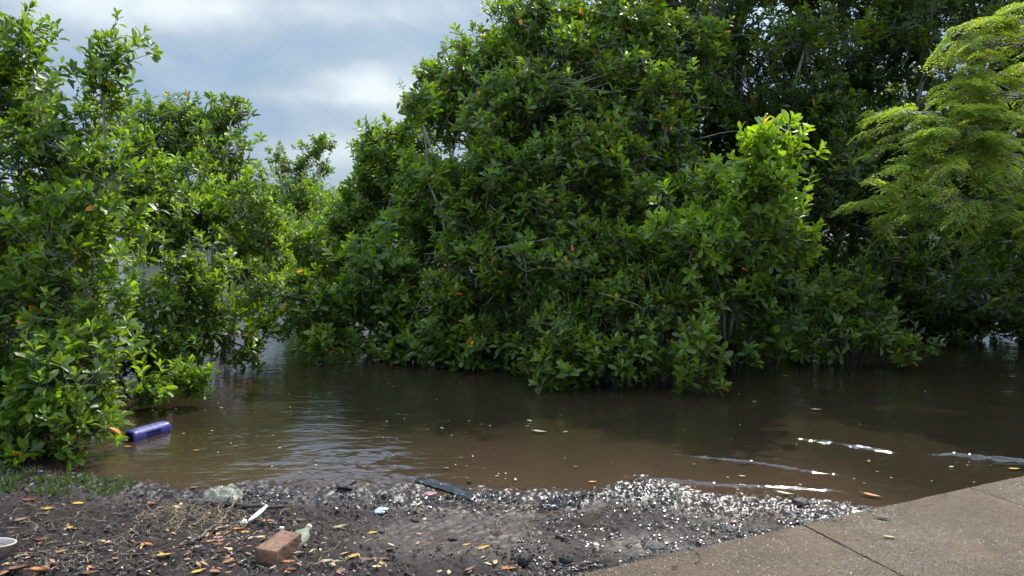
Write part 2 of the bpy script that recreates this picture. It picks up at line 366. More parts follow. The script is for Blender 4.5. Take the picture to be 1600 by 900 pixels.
# ------------------------------------------------------------ pavement (separate slabs with open joints, one surface)
def pavement():
    parts = []; v0 = 0; rs = np.random.RandomState(2)
    j = unit((at(1415, 900, .1) - at(1255, 818, .1))[:2])            # joint direction, towards the camera side
    A = at(1255, 818, .1)[:2]; step = np.linalg.norm(at(1515, 760, .1)[:2] - A)
    for k in range(-4, 9):
        for r in range(0, 4):
            a = A + ed * (k * step + .005) + j * (r * 1.6 + (.0 if r == 0 else .005)); b_ = a + ed * (step - .010); c = b_ + j * 1.59; d = a + j * 1.59
            n1, n2 = 24, 14; zt = .10 + rs.uniform(-.0015, .0015)
            u = np.linspace(0, 1, n1); w_ = np.linspace(0, 1, n2); U, V = np.meshgrid(u, w_)
            P = a + (b_ - a) * U[..., None] + (d - a) * V[..., None]
            e = np.minimum(np.minimum(U, 1 - U) * step, np.minimum(V, 1 - V) * 1.59)
            if r == 0:                                               # slightly chipped lagoon-side edge
                P = P + (-j) * ((fbm(P[..., 0], P[..., 1], 6, 4, 50) - .5) * .025 * (V[..., None] < .001)[..., 0])[..., None]
            z = zt - .006 * (e < 1e-6) + (fbm(P[..., 0], P[..., 1], 2.5, 3, 52) - .5) * .004
            top = np.concatenate([P, z[..., None]], -1).reshape(-1, 3)
            X_, Y_, q = grid(u, w_)
            ring = list(range(n1)) + [n1 * i + n1 - 1 for i in range(1, n2)] + list(range(n1 * n2 - 2, n1 * (n2 - 1) - 1, -1)) + [n1 * i for i in range(n2 - 2, 0, -1)]
            low = top[ring].copy(); low[:, 2] = -.02
            m0 = len(top); L = len(ring)
            sq = np.array([(ring[i], m0 + i, m0 + (i + 1) % L, ring[(i + 1) % L]) for i in range(L)])
            # winding: make the top face up
            if np.cross((b_ - a), (d - a)) < 0: q = q[:, ::-1]
            parts.append((np.concatenate([top, low]), [q, sq]))
    v, f = join(parts)
    o = mesh_np('pavement', v, f, M_conc, smooth=False)
    tag(o, 'damp brown concrete pavement of large slabs beside the mud', kind='structure')
    return o
pavement()
# dirt filling the joints
M_joint = mat('joint dirt', (.02, .016, .013), .7)

# ------------------------------------------------------------ foliage
PALETTE = np.array([(.042, .080, .016), (.054, .102, .017), (.035, .066, .020), (.074, .125, .017), (.100, .152, .020), (.031, .058, .021)])
def leaves_mesh(P, D, Nn, L, Wd, col, rs, simple=False):
    D = unit(D); A = unit(np.cross(D, Nn)); Nn = np.cross(A, D); n = len(P)
    if simple:
        T = np.array([(0, 0, 0), (.52, -.5, .10), (.52, .5, .10), (1, 0, -.05)]); Fq = np.array([(0, 1, 3), (0, 3, 2)])
        fl = [Fq]
    else:
        T = np.array([(0, 0, 0), (.26, -.32, .08), (.26, 0, 0), (.26, .32, .08), (.58, -.5, .09), (.58, 0, -.03), (.58, .5, .09), (.87, -.32, -.02), (.87, 0, -.10), (.87, .32, -.02), (1, 0, -.16)])
        fl = [np.array([(0, 2, 1), (0, 3, 2), (7, 8, 10), (8, 9, 10)]), np.array([(1, 2, 5, 4), (2, 3, 6, 5), (4, 5, 8, 7), (5, 6, 9, 8)])]
    fold = rs.uniform(.3, 2.0, n); droop = rs.uniform(-.6, 1.8, n)
    z = T[None, :, 2] * np.where(T[None, :, 1] != 0, fold[:, None], droop[:, None])
    V = P[:, None] + T[None, :, 0, None] * L[:, None, None] * D[:, None] + T[None, :, 1, None] * Wd[:, None, None] * A[:, None] + (z * L[:, None])[..., None] * .9 * Nn[:, None]
    k = len(T); base = (np.arange(n) * k)[:, None, None]
    faces = [(base + f[None]).reshape(-1, f.shape[1]) for f in fl]
    cols = np.repeat(col, k, axis=0)
    return V.reshape(-1, 3), faces, cols
def clusters_to_leaves(C, A, rs, nleaf, L0, bright, simple, aged=.004):
    """rosettes of leathery leaves at shoot tips C with axes A"""
    n = len(C); A = unit(A); cnt = rs.randint(nleaf[0], nleaf[1] + 1, n); idx = np.repeat(np.arange(n), cnt)
    start = np.concatenate([[0], np.cumsum(cnt)[:-1]]); i = np.arange(len(idx)) - np.repeat(start, cnt); fr = (i + .5) / cnt[idx]
    ref = np.where(np.abs(A[:, 2:3]) > .85, np.array((1., 0, 0)), np.array((0., 0, 1))); U = unit(np.cross(A, ref)); Vv = np.cross(A, U)
    ph = rs.uniform(0, 6.28, n)[idx] + i * 2.4 + rs.randn(len(i)) * .3
    rad = np.cos(ph)[:, None] * U[idx] + np.sin(ph)[:, None] * Vv[idx]
    th = R(88) - fr * R(62) + rs.randn(len(i)) * .22
    a = A[idx]; D = a * np.cos(th)[:, None] + rad * np.sin(th)[:, None]; Nn = a * np.sin(th)[:, None] - rad * np.cos(th)[:, None]
    Nn = Nn + rs.randn(len(i), 3) * .28; D = D + rs.randn(len(i), 3) * .12
    L = L0 * rs.uniform(.70, 1.25, n)[idx] * rs.uniform(.75, 1.15, len(i)) * (1.05 - .35 * fr ** 3); tl = L0 * 1.1
    P = C[idx] + a * ((fr - .7) * tl)[:, None]
    Wd = L * rs.uniform(.36, .47, len(i))
    b_ = bright[idx]
    base = PALETTE[rs.randint(0, len(PALETTE), n)][idx] * .5 + PALETTE[rs.randint(0, len(PALETTE), len(i))] * .5
    young = np.clip(np.clip((fr - .55) * 1.2, 0, .5) + b_, 0, 1)  # young tip leaves, plus lobe brightness that paints sunlight into the colour
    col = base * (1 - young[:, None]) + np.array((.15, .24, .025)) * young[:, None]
    col = col * rs.uniform(.8, 1.2, (len(i), 1))
    old = rs.rand(len(i)) < aged
    col[old] = np.array([(.55, .25, .02), (.45, .32, .03), (.40, .14, .03)])[rs.randint(0, 3, old.sum())]
    return leaves_mesh(P, D, Nn, L, Wd, col, rs, simple)
def bez(a, b_, rs, up=.3, k=7):
    a = np.asarray(a, float); b_ = np.asarray(b_, float); L = np.linalg.norm(b_ - a)
    c = a * .45 + b_ * .55 + np.array((0, 0, up * L)) + rs.randn(3) * .10 * L; c[:2] = c[:2] * .6 + (a * .6 + b_ * .4)[:2] * .4
    t = np.linspace(0, 1, k)[:, None]; p = (1 - t) ** 2 * a + 2 * t * (1 - t) * c + t * t * b_
    p[1:-1] += rs.randn(k - 2, 3) * .02 * L
    return p
def mangrove(name, label, lobes, bases, seed, leaf=.105, tone=1.0, dens=1.0, nleaf=(7, 11), simple=False, group=None, cat='tree', bark=None, hang=0, roots=0, bright=0.0, aged=.004, spray=.24, trunk_r=.035, dead=0):
    rs = np.random.RandomState(seed)
    bpts = [np.array((pt(bx, 500, bd)[0], bd, -.12)) for bx, bd in bases]
    root = empty(name, tuple(bpts[0] * (1, 1, 0)), label, cat, group); o0 = np.array(root.location)
    CC, AA, BB, tb = [], [], [], []; tw_a, tw_b = [], []
    for lb in lobes:
        px, py, rx, ry, Y = lb[:5]; mul = lb[5] if len(lb) > 5 else 1.0; br = lb[6] if len(lb) > 6 else 0.0
        c = pt(px, py, Y); k = Y / F; rx, ry = max(rx - .12 / k, .45 * rx), max(ry - .12 / k, .45 * ry); r = np.array((rx * k, .8 * (rx + ry) / 2 * k, ry * k))
        area = 4 * (r[0] * r[2] + r[0] * r[1] + r[1] * r[2]) * 1.05
        ns = max(3, int(area / (spray * spray) * .85 * dens * mul))
        d = unit(rs.randn(ns, 3)); rr = .35 + .68 * rs.rand(ns) ** .55; outl = rs.rand(ns) < .16; rr = np.where(outl, rr + rs.uniform(.05, .38, ns) * min(1.0, .4 / r[0]), rr)
        bump = 1 + .22 * (vn(d[:, 0] * 3 + seed, d[:, 2] * 3 + d[:, 1] * 2 + 7, seed) - .5) * 2
        ctr = c + d * r * (rr * bump)[:, None]
        ctr = ctr[ctr[:, 2] > .02]
        if not len(ctr): continue
        b0 = bpts[int(np.argmin([np.hypot(*(q[:2] - c[:2])) for q in bpts]))]
        hub = c + np.array((0, 0, -.25 * r[2])); hub[2] = max(hub[2], .12)
        lr = trunk_r * (.5 + .5 * min(1.3, r[0])); p = bez(b0, hub, rs, .18); tb.append(tubes(p[None], np.linspace(lr, lr * .42, len(p))[None], 7))
        for s in ctr:
            m_ = rs.randint(6, 12); ax = unit((s - c) / r * np.array((.8, .8, .8)) + np.array((0, -.08, .62)) + rs.randn(3) * .3)
            q = s + rs.randn(m_, 3) * spray * np.array((.42, .42, .36)) + ax * rs.uniform(-.1, .14, (m_, 1))
            q = q[q[:, 2] > .03]
            if not len(q): continue
            CC.append(q); AA.append(ax + np.array((0, 0, .35)) + rs.randn(len(q), 3) * .38)
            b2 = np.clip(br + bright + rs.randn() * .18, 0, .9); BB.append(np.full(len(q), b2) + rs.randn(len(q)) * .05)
            a = s - ax * spray * .8
            if rs.rand() < .7: tb.append(tubes(bez(hub + rs.randn(3) * .08 * r, a, rs, .05, 5)[None], np.linspace(lr * .35, .0045, 5)[None], 4))
            tw_a.append(np.repeat(a[None], len(q), 0)); tw_b.append(q)
        for _ in range(int(hang * ns)):                # hanging pale shoots and dead twigs
            s = ctr[rs.randint(len(ctr))] + np.array((0, -.1, 0)); e = s + np.array((rs.randn() * .08, rs.randn() * .06, -rs.uniform(.15, .45))); e[2] = max(e[2], -.02)
            tb.append(tubes(curve(s, e, rs, 5, .10)[None], np.linspace(.0035, .0022, 5)[None], 3))
        for _ in range(int(dead * ns)):                # bare criss-crossing grey twigs
            s = ctr[rs.randint(len(ctr))]; e = s + rs.randn(3) * np.array((.30, .15, .16)); e[2] = max(e[2], .02)
            tb.append(tubes(curve(s, e, rs, 6, .10)[None], np.linspace(.006, .0022, 6)[None], 4))
    for _ in range(roots):                             # arching prop roots into the water
        b0 = bpts[rs.randint(len(bpts))]; s = b0 + np.array((rs.randn() * .25, rs.randn() * .2, rs.uniform(.3, 1.0))); e = b0 + np.array((rs.randn() * .3, .3 + abs(rs.randn()) * .3, 0)); e[2] = -.2
        tb.append(tubes(bez(s, e, rs, .35)[None], np.full((1, 7), rs.uniform(.008, .018)), 5))
    C = np.concatenate(CC); A = np.concatenate(AA); B_ = np.clip(np.concatenate(BB), 0, .95)
    a = np.concatenate(tw_a); b_ = np.concatenate(tw_b); mid = (a + b_) / 2 + rs.randn(len(a), 3) * .02 - np.array((0, 0, .015))
    tb.append(tubes(np.stack([a, mid, b_], 1), np.repeat(np.array([[.0035, .003, .0022]]), len(a), 0), 3))
    v, f = join(tb); mesh_np('trunk', v - o0, f, bark or M_bark, root)
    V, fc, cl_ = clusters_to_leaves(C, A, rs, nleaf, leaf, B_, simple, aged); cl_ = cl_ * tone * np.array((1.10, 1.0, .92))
    mesh_np('crown', V - o0, fc, M_leaf, root, cl_)
    return root
G = 'mangroves round the flooded inlet'
mangrove('mangrove_tree', 'bright green mangrove overhanging the grassy bank and floating purple bottle',
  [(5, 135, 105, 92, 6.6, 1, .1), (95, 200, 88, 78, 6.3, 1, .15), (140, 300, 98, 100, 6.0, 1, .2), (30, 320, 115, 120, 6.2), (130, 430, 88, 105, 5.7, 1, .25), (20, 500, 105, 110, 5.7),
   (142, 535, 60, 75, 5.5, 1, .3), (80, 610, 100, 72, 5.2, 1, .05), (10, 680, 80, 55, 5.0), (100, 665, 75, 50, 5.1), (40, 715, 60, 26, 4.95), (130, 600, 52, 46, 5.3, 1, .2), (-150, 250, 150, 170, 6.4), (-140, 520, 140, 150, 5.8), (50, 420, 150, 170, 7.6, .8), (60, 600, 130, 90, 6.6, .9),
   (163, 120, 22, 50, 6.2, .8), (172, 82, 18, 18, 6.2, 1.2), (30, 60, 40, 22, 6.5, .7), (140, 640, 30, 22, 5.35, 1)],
  [(40, 5.6), (-80, 6.0), (100, 6.1)], 1, leaf=.092, group=G, dens=1.08, roots=10, dead=.12, hang=.05)
mangrove('mangrove_branch', 'low leafy branch lying just over the water right of the purple bottle\'s tree',
  [(240, 606, 45, 9, 6.5, 2.2, .3), (300, 594, 36, 9, 6.6, 2.2, .4)], [(170, 6.3)], 2, leaf=.095, spray=.14, cat='branch', trunk_r=.02, bright=.1)
mangrove('mangrove_tree', 'mangrove behind the left one, its thin crown top open to the sky',
  [(260, 215, 75, 68, 11, .9), (320, 185, 62, 40, 11, .8), (375, 170, 32, 22, 11, .9), (350, 245, 50, 65, 10.6, .9), (265, 320, 105, 95, 9.2, 1, .25), (382, 365, 66, 84, 9.4, 1, .25), 
   (290, 450, 85, 75, 8.0, 1, .1), (398, 455, 42, 60, 8.6, .7, .3), (240, 540, 80, 45, 7.6, 1), (335, 520, 50, 30, 8.0, .5), (205, 260, 50, 90, 8.6), (200, 565, 80, 30, 7.6), (300, 545, 70, 26, 8.0), (380, 540, 40, 14, 8.3, .5)],
  [(300, 9.2), (220, 8.6), (350, 9.6)], 3, group=G, leaf=.10, roots=12, dead=.3, hang=.1)
mangrove('mangrove_sapling', 'slender young mangrove rising against the sky in the gap',
  [(506, 220, 16, 16, 18, 1.3, .1), (490, 238, 22, 14, 18, 1.2), (472, 256, 20, 16, 18, 1.2), (502, 264, 16, 14, 18, 1), (430, 240, 12, 16, 18, 1.4), (445, 262, 18, 14, 18, 1.3), (462, 290, 40, 22, 18, .9), (490, 318, 50, 32, 17, 1, .15), (455, 380, 34, 60, 15, .45, .1), (505, 390, 55, 80, 14.5, .9, .1)],
  [(480, 16.5)], 4, group=G, leaf=.10, cat='sapling', trunk_r=.03, roots=4)
mangrove('mangrove_bush', 'mangrove bush stepping down to the gap, left of the main mass',
  [(590, 315, 72, 82, 12.5, 1, .3), (635, 235, 66, 62, 12, 1, .2), (600, 455, 85, 90, 9.2, 1, .08), (540, 385, 55, 70, 12.5, .9, .15), (690, 330, 85, 95, 10.0, 1, .1), (505, 490, 55, 45, 9.1, .6), (690, 520, 70, 45, 8.6), (578, 232, 20, 18, 12.5, 1), (600, 545, 80, 28, 8.8), (700, 555, 60, 28, 8.4), (530, 530, 40, 22, 9.0, .7), (476, 470, 44, 66, 9.4, .55, .05), (428, 450, 38, 70, 9.8, .45, .15), (418, 505, 32, 30, 9.3, .4, .1), (482, 400, 48, 56, 13, .8, .1)],
  [(600, 9.6), (690, 9.4), (580, 12.2)], 5, group=G, leaf=.12, roots=14, dead=.15, hang=.1)
mangrove('mangrove_bush', 'tiny low mangrove shoot in the water at the gap\'s mouth',
  [(503, 538, 22, 14, 8.6, 2, .3)], [(503, 8.6)], 6, group=G, leaf=.10, spray=.16, trunk_r=.012, cat='shoot')
mangrove('mangrove_tree', 'tall mangrove at the sky\'s edge, twigs reaching left above the bush',
  [(715, 165, 72, 74, 11, 1, .05), (672, 118, 34, 24, 11, .8), (770, 90, 62, 66, 10.6), (800, 200, 90, 90, 9.2), (850, 60, 70, 60, 9.8, .9), (790, 300, 100, 100, 8.8), (740, 430, 95, 90, 8.6), (770, 540, 80, 48, 8.3), (655, 165, 25, 30, 9.4, .8), (830, 5, 60, 40, 9.9, .7)],
  [(740, 9.4), (800, 9.3), (710, 10.4)], 7, group=G, tone=.98, dens=1.1, leaf=.108, roots=12, dead=.25, hang=.3, aged=.008)
mangrove('mangrove_tree', 'broad central mangrove full of tangled grey twigs',
  [(900, 150, 110, 110, 9.3), (960, 60, 100, 85, 9.9, .9), (1000, 190, 100, 100, 9.3), (900, 290, 115, 110, 8.7), (1010, 300, 90, 90, 8.8), (850, 410, 110, 100, 8.3), (950, 440, 105, 90, 8.1), (1050, 90, 90, 80, 10.2, .8), (1040, 390, 70, 80, 8.4)],
  [(880, 8.9), (960, 9.0), (1040, 9.2)], 8, group=G, tone=.95, dens=1.12, leaf=.110, roots=14, dead=.8, hang=.45, aged=.010)
mangrove('mangrove_bush', 'dark low mangrove lobe leaning furthest out over the water',
  [(870, 570, 75, 48, 7.3), (960, 560, 85, 52, 7.3), (1086, 570, 30, 46, 7.0, 1.2, .1), (1085, 520, 34, 50, 7.1, 1, .05), (1000, 480, 80, 60, 7.6), (880, 500, 70, 55, 7.7)],
  [(940, 7.7), (1040, 7.7)], 9, group=G, tone=.88, dens=1.1, leaf=.104, roots=8, dead=.2, hang=.2)
mangrove('mangrove_bush', 'mangrove bush with a sunlit yellow-green plume at its top',
  [(1195, 228, 42, 46, 7.3, 2.4, .85), (1192, 285, 64, 52, 7.4, 1.8, .7), (1120, 300, 45, 50, 8.1, 1, .15), (1105, 360, 75, 65, 7.5, 1, .55), (1195, 385, 80, 80, 7.9, 1, .15), (1150, 460, 80, 70, 7.9), (1225, 470, 60, 70, 8.0), (1180, 530, 50, 34, 7.9, .8), (1135, 530, 45, 44, 8.6), (1245, 535, 50, 34, 8.8)],  # upper lobes get paler leaf colour to paint in the sunlight
  [(1150, 8.2), (1210, 8.3)], 10, group=G, dens=1.05, leaf=.112, roots=8, dead=.1, hang=.1)
mangrove('mangrove_bush', 'small round mangrove bush right of the sunlit plume\'s bush',
  [(1335, 470, 60, 52, 8.4), (1300, 520, 55, 38, 8.2), (1370, 520, 46, 34, 8.3, 1), (1280, 450, 30, 50, 8.3), (1420, 545, 14, 8, 8.2, 1)],
  [(1330, 8.5)], 11, group=G, leaf=.105, roots=6, dead=.15)
GB = 'tall trees closing the view at the right'
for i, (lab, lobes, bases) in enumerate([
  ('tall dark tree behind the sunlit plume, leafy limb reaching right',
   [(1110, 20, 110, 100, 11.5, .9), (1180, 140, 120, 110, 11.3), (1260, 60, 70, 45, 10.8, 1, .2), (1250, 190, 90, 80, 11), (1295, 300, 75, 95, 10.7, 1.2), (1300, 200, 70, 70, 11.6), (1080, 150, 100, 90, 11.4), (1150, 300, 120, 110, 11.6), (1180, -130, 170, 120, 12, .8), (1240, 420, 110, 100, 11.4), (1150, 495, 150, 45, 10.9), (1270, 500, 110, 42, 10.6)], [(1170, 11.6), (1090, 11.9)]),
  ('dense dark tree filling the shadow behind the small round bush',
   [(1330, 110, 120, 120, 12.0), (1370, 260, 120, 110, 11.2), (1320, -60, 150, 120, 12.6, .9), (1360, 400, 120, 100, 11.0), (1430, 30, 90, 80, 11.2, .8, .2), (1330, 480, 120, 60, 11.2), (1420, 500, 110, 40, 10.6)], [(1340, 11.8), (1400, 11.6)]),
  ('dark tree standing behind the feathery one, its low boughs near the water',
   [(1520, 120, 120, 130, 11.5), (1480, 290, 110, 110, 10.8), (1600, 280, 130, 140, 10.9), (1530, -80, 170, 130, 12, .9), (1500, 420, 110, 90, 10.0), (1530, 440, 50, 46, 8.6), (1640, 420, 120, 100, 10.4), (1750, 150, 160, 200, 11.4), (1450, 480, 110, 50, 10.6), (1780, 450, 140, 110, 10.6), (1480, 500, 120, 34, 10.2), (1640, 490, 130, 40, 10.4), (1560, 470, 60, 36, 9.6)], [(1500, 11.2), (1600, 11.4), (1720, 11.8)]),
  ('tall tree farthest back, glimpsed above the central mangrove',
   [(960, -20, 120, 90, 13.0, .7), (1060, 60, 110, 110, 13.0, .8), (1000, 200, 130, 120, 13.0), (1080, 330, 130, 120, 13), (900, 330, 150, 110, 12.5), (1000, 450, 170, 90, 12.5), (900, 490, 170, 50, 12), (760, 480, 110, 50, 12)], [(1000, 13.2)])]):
    mangrove('shaded_tree', lab, lobes, bases, 20 + i, leaf=.125, dens=.8, spray=.30, nleaf=(7, 10), simple=True, group=GB, bark=M_bark, tone=.6, roots=8, trunk_r=.06, dead=.15, hang=.1)  # low tone paints the background shade into the leaf colour

# feathery tree at the right edge: layered sprays of pinnate leaves
def feathery():
    rs = np.random.RandomState(77); b0 = np.array((pt(1770, 500, 9.4)[0], 9.4, -.1))
    root = empty('feathery_tree', (b0[0], b0[1], 0), 'yellow-green feathery tree with fine layered leaflets at the right edge', 'tree'); o0 = np.array(root.location)
    lobes = [(1560, 60, 90, 60, 6.7), (1560, 150, 95, 55, 6.5), (1490, 215, 90, 32, 6.4), (1570, 250, 80, 50, 6.4), (1440, 262, 60, 14, 6.3), (1490, 320, 85, 38, 6.5), (1590, 340, 50, 40, 6.6), (1400, 316, 34, 9, 6.3), (1440, 180, 55, 10, 6.5),
             (1690, 130, 90, 70, 7), (1700, 280, 110, 120, 6.9)]
    tb = []; FP, FD, FN, FL, FC = [], [], [], [], []
    for px, py, rx, ry, Y in lobes:
        Y *= 1.24
        c = pt(px, py, Y); k = Y / F; r = np.array((rx * k, .8 * rx * k, ry * k)); nb = int(13 * rx * ry / 3000) + 7
        p = bez(b0, c + np.array((r[0] * .6, .1, 0)), rs, .3); tb.append(tubes(p[None], np.linspace(.04, .010, 7)[None], 6))
        for _ in range(nb):
            d = unit(rs.randn(3)); s = c + d * r * (.2 + .8 * rs.rand()); dirn = unit(np.array((-.75, -.25, -.05)) + rs.randn(3) * (.6, .6, .28)); Ln = rs.uniform(.25, .5)
            e = s + dirn * Ln; e[2] -= Ln * .15; q = curve(s, e, rs, 6, .06, .0, .09); tb.append(tubes(q[None], np.linspace(.004, .0015, 6)[None], 3))
            if rs.rand() < .5: tb.append(tubes(bez(c + np.array((r[0] * .6, .1, 0)), s, rs, .05, 5)[None], np.linspace(.008, .004, 5)[None], 4))
            cb = np.array((.150, .200, .040)) * rs.uniform(.75, 1.35) + np.array((.05, .03, 0)) * (rs.rand() < .25)
            for t in np.linspace(.08, 1, 8):
                i = min(int(t * 5), 4); a = q[i] + (q[i + 1] - q[i]) * (t * 5 - i)
                for sd_ in (-1, 1):
                    side = unit(np.cross(dirn, (0, 0, 1))) * sd_; fd = unit(dirn * .6 + side * rs.uniform(.5, 1.1) + np.array((0, 0, rs.uniform(-.35, .1))))
                    FP.append(a); FD.append(fd); FN.append(unit(np.array((0, 0, 1)) + rs.randn(3) * .35)); FL.append(rs.uniform(.10, .17)); FC.append(cb * rs.uniform(.85, 1.15))
    FP, FD, FN, FL, FC = map(np.array, (FP, FD, FN, FL, FC)); n = len(FP); K = 8
    A = unit(np.cross(FD, FN)); Nn = np.cross(A, FD)
    t = (np.arange(K) + .6) / K
    P = FP[:, None, None] + (FD * FL[:, None])[:, None, None] * t[None, :, None, None] - np.array((0, 0, 1.)) * (FL[:, None, None, None] * .35 * (t ** 2)[None, :, None, None])
    P = np.repeat(P, 2, 2); sg = np.array((-1., 1.))[None, None, :, None]
    D = A[:, None, None] * sg + FD[:, None, None] * .45 + Nn[:, None, None] * .0 + rs.randn(n, K, 2, 3) * .12
    NN = np.broadcast_to(Nn[:, None, None], D.shape) + rs.randn(n, K, 2, 3) * .2
    P = P.reshape(-1, 3); D = D.reshape(-1, 3); NN = NN.reshape(-1, 3); L = rs.uniform(.032, .048, len(P)); cl_ = np.repeat(FC, K * 2, 0)
    V, fc, cols = leaves_mesh(P, D, NN, L, L * .36, cl_, rs, True)
    v, f = join(tb); mesh_np('trunk', v - o0, f, M_bark, root); mesh_np('crown', V - o0, fc, M_feather, root, cols)
feathery()

# far wood across the lagoon, one mass
def far_wood():
    rs = np.random.RandomState(5); C, A, B_ = [], [], []
    for i in range(60):
        x = -46 + i * 1.6 + rs.randn() * .5; y = 78 + rs.randn() * 4; hgt = rs.uniform(4.2, 6.2); r = rs.uniform(1.8, 2.8)
        n = 700; d = unit(rs.randn(n, 3)) * (rs.rand(n, 1) ** .35) * np.array((r, r, hgt * .5)) ; c = d + np.array((x, y, hgt * .5 + .1)); c = c[c[:, 2] > .1]
        C.append(c); A.append(np.array((0, -.3, .8)) + rs.randn(len(c), 3) * .4); B_.append(np.full(len(c), rs.rand() * .15))
    V, fc, cols = clusters_to_leaves(np.concatenate(C), np.concatenate(A), rs, (6, 8), .42, np.concatenate(B_), True)
    tb = [tubes(bez((x, y, -.2), (x + rs.randn(), y, 3), rs, .0, 5)[None], np.linspace(.14, .05, 5)[None], 5) for x, y in zip(np.arange(-46, 50, 1.6), 82 + rs.randn(60) * 4)]
    v, f = join(tb); nv = len(V); n1 = sum(len(q) for q in fc)
    allf = fc + [q + nv for q in f]; mi = [0] * n1 + [1] * sum(len(q) for q in f)
    o = mesh_np('far_woods', np.concatenate([V, v]), allf, [M_leaf, M_bark], None, np.concatenate([cols, np.full((len(v), 3), .1)]), midx=mi)
    tag(o, 'low green wood on the far shore of the lagoon', 'woods', kind='stuff')
far_wood()

# ------------------------------------------------------------ grass on the left bank
def gz(x, y):
    return float(ground(np.array([float(x)]), np.array([float(y)]))[0][0])
def grass():
    rs = np.random.RandomState(9); n = 7000
    px = rs.uniform(-330, 215, n); py = rs.uniform(728, 800, n)
    lim = np.interp(px, [-330, 0, 60, 120, 165, 190, 215], [830, 794, 783, 776, 768, 758, 748]); lo = np.interp(px, [-330, 0, 90, 150, 200, 215], [690, 728, 730, 735, 738, 742])
    k = (py < lim + rs.randn(n) * 3) & (py > lo); px, py = px[k], py[k]
    k = vn(px / 22, py / 8, 12) > .42; px, py = px[k], py[k]
    P = np.array([at(a, b_, .05) for a, b_ in zip(px, py)]); P[:, 2] = ground(P[:, 0], P[:, 1])[0] - .003; n = len(P)
    D = unit(rs.randn(n, 3) * (.9, .9, .3) + (0, 0, .75)); NN = unit(rs.randn(n, 3) + (0, -.5, .5)); L = rs.uniform(.02, .06, n)
    cols = np.array([(.055, .088, .022), (.085, .105, .03), (.035, .06, .015), (.15, .13, .06)])[rs.choice(4, n, p=[.4, .3, .22, .08])] * rs.uniform(.8, 1.2, (n, 1))
    V, fc, c = leaves_mesh(P, D, NN, L, rs.uniform(.005, .010, n), cols, rs, False)
    tag(mesh_np('grass', V, fc, M_grass, None, c), 'short green ground cover on the bank under the left mangrove', 'grass', kind='stuff')
grass()

# ------------------------------------------------------------ chips, gravel, straw, litter
def chips(name, label, px, py, size, cols, seed, m_, flat=(.25, .8), lift=.0, cat='debris', sub=False, slab=False):
    rs = np.random.RandomState(seed); n = len(px)
    P = np.array([at(a, b_, .1 if slab else .04) for a, b_ in zip(px, py)]); dp_ = (P[:, 0] - EA[0]) * en[0] + (P[:, 1] - EA[1]) * en[1]; k = (dp_ > .02) if slab else (dp_ < -.005); P = P[k]; size = size[k]; cols = cols[k]; n = len(P)
    P[:, 2] = .1005 if slab else ground(P[:, 0], P[:, 1])[0]
    T = unit(np.array([(0, 0, 1.), (1, 0, .25), (.3, .95, -.1), (-.8, .6, .2), (-.8, -.6, -.15), (.3, -.95, .2), (0, 0, -1.)]))
    f = np.array([(0, 1, 2), (0, 2, 3), (0, 3, 4), (0, 4, 5), (0, 5, 1), (6, 2, 1), (6, 3, 2), (6, 4, 3), (6, 5, 4), (6, 1, 5)])
    V = T[None] * (1 + rs.uniform(-.35, .35, (n, 7, 1))); sc = np.stack([rs.uniform(.6, 1.4, n), rs.uniform(.5, 1, n), rs.uniform(*flat, n)], 1) * size[:, None]
    V = V * sc[:, None]; a = rs.uniform(0, 6.28, n); ca, sa = np.cos(a), np.sin(a); tx, ty = rs.randn(n) * (.35 if lift < .5 else .14), rs.randn(n) * (.35 if lift < .5 else .14)
    x, y, z = V[..., 0], V[..., 1], V[..., 2]; z = z + x * tx[:, None] + y * ty[:, None]
    V = np.stack([x * ca[:, None] - y * sa[:, None], x * sa[:, None] + y * ca[:, None], z], -1) + P[:, None] + np.array((0, 0, 1)) * (size * lift)[:, None, None]
    F_ = (np.arange(n)[:, None, None] * 7 + f[None]).reshape(-1, 3)
    return tag(mesh_np(name, V.reshape(-1, 3), [F_], m_, None, np.repeat(cols, 7, 0), smooth=sub), label, cat, kind='stuff')
M_chip = mat('wet clods and chips', spec=.25, rough=.5, attr=True, bump=(180, .002))
M_peb = mat('wet shell gravel', rough=.22, attr=True, spec=.55)
rs = np.random.RandomState(31)
n = 9000; px = rs.uniform(-60, 900, n); py = 756 + rs.rand(n) ** .8 * 160
k = vn(px / 45, py / 22, 33) + vn(px / 14, py / 8, 34) * .6 > .78; k &= np.exp(-(((px - 660) / 130) ** 2 + ((py - 840) / 34) ** 2)) < rs.rand(n) * .8
px, py = px[k], py[k]; n = len(px)
cols = np.array([(.022, .018, .018), (.04, .032, .03), (.07, .05, .04), (.10, .06, .04), (.20, .15, .11), (.02, .02, .022)])[rs.choice(6, n, p=[.3, .28, .2, .1, .04, .08])]
chips('mud_debris', 'dark clods and wood chips strewn over the mud', px, py, rs.uniform(.004, .011, n) * (1 + 1.0 * (rs.rand(n) < .06)), cols, 3, M_chip, lift=.2)
n = 9500; px = rs.uniform(800, 1420, n); u_ = rs.rand(n)
y0 = np.interp(px, [800, 860, 940, 970, 1060, 1120, 1200, 1300, 1420], [850, 800, 768, 754, 762, 776, 772, 768, 788]); y1 = np.interp(px, [850, 1260, 1420], [905, 820, 785]); py = y0 + (y1 - y0) * u_
k = (vn(px / 30, py / 12, 36) * .7 + vn(px / 11, py / 6, 37) * .5 > .60) | (np.exp(-(((px - 1010) / 50) ** 2 + ((py - 775) / 20) ** 2)) > .35)
px, py = px[k], py[k]; n = len(px)
cols = np.array([(.040, .029, .023), (.070, .050, .037), (.022, .017, .014), (.13, .095, .068), (.095, .048, .028), (.22, .18, .14)])[rs.choice(6, n, p=[.3, .24, .24, .12, .06, .04])]
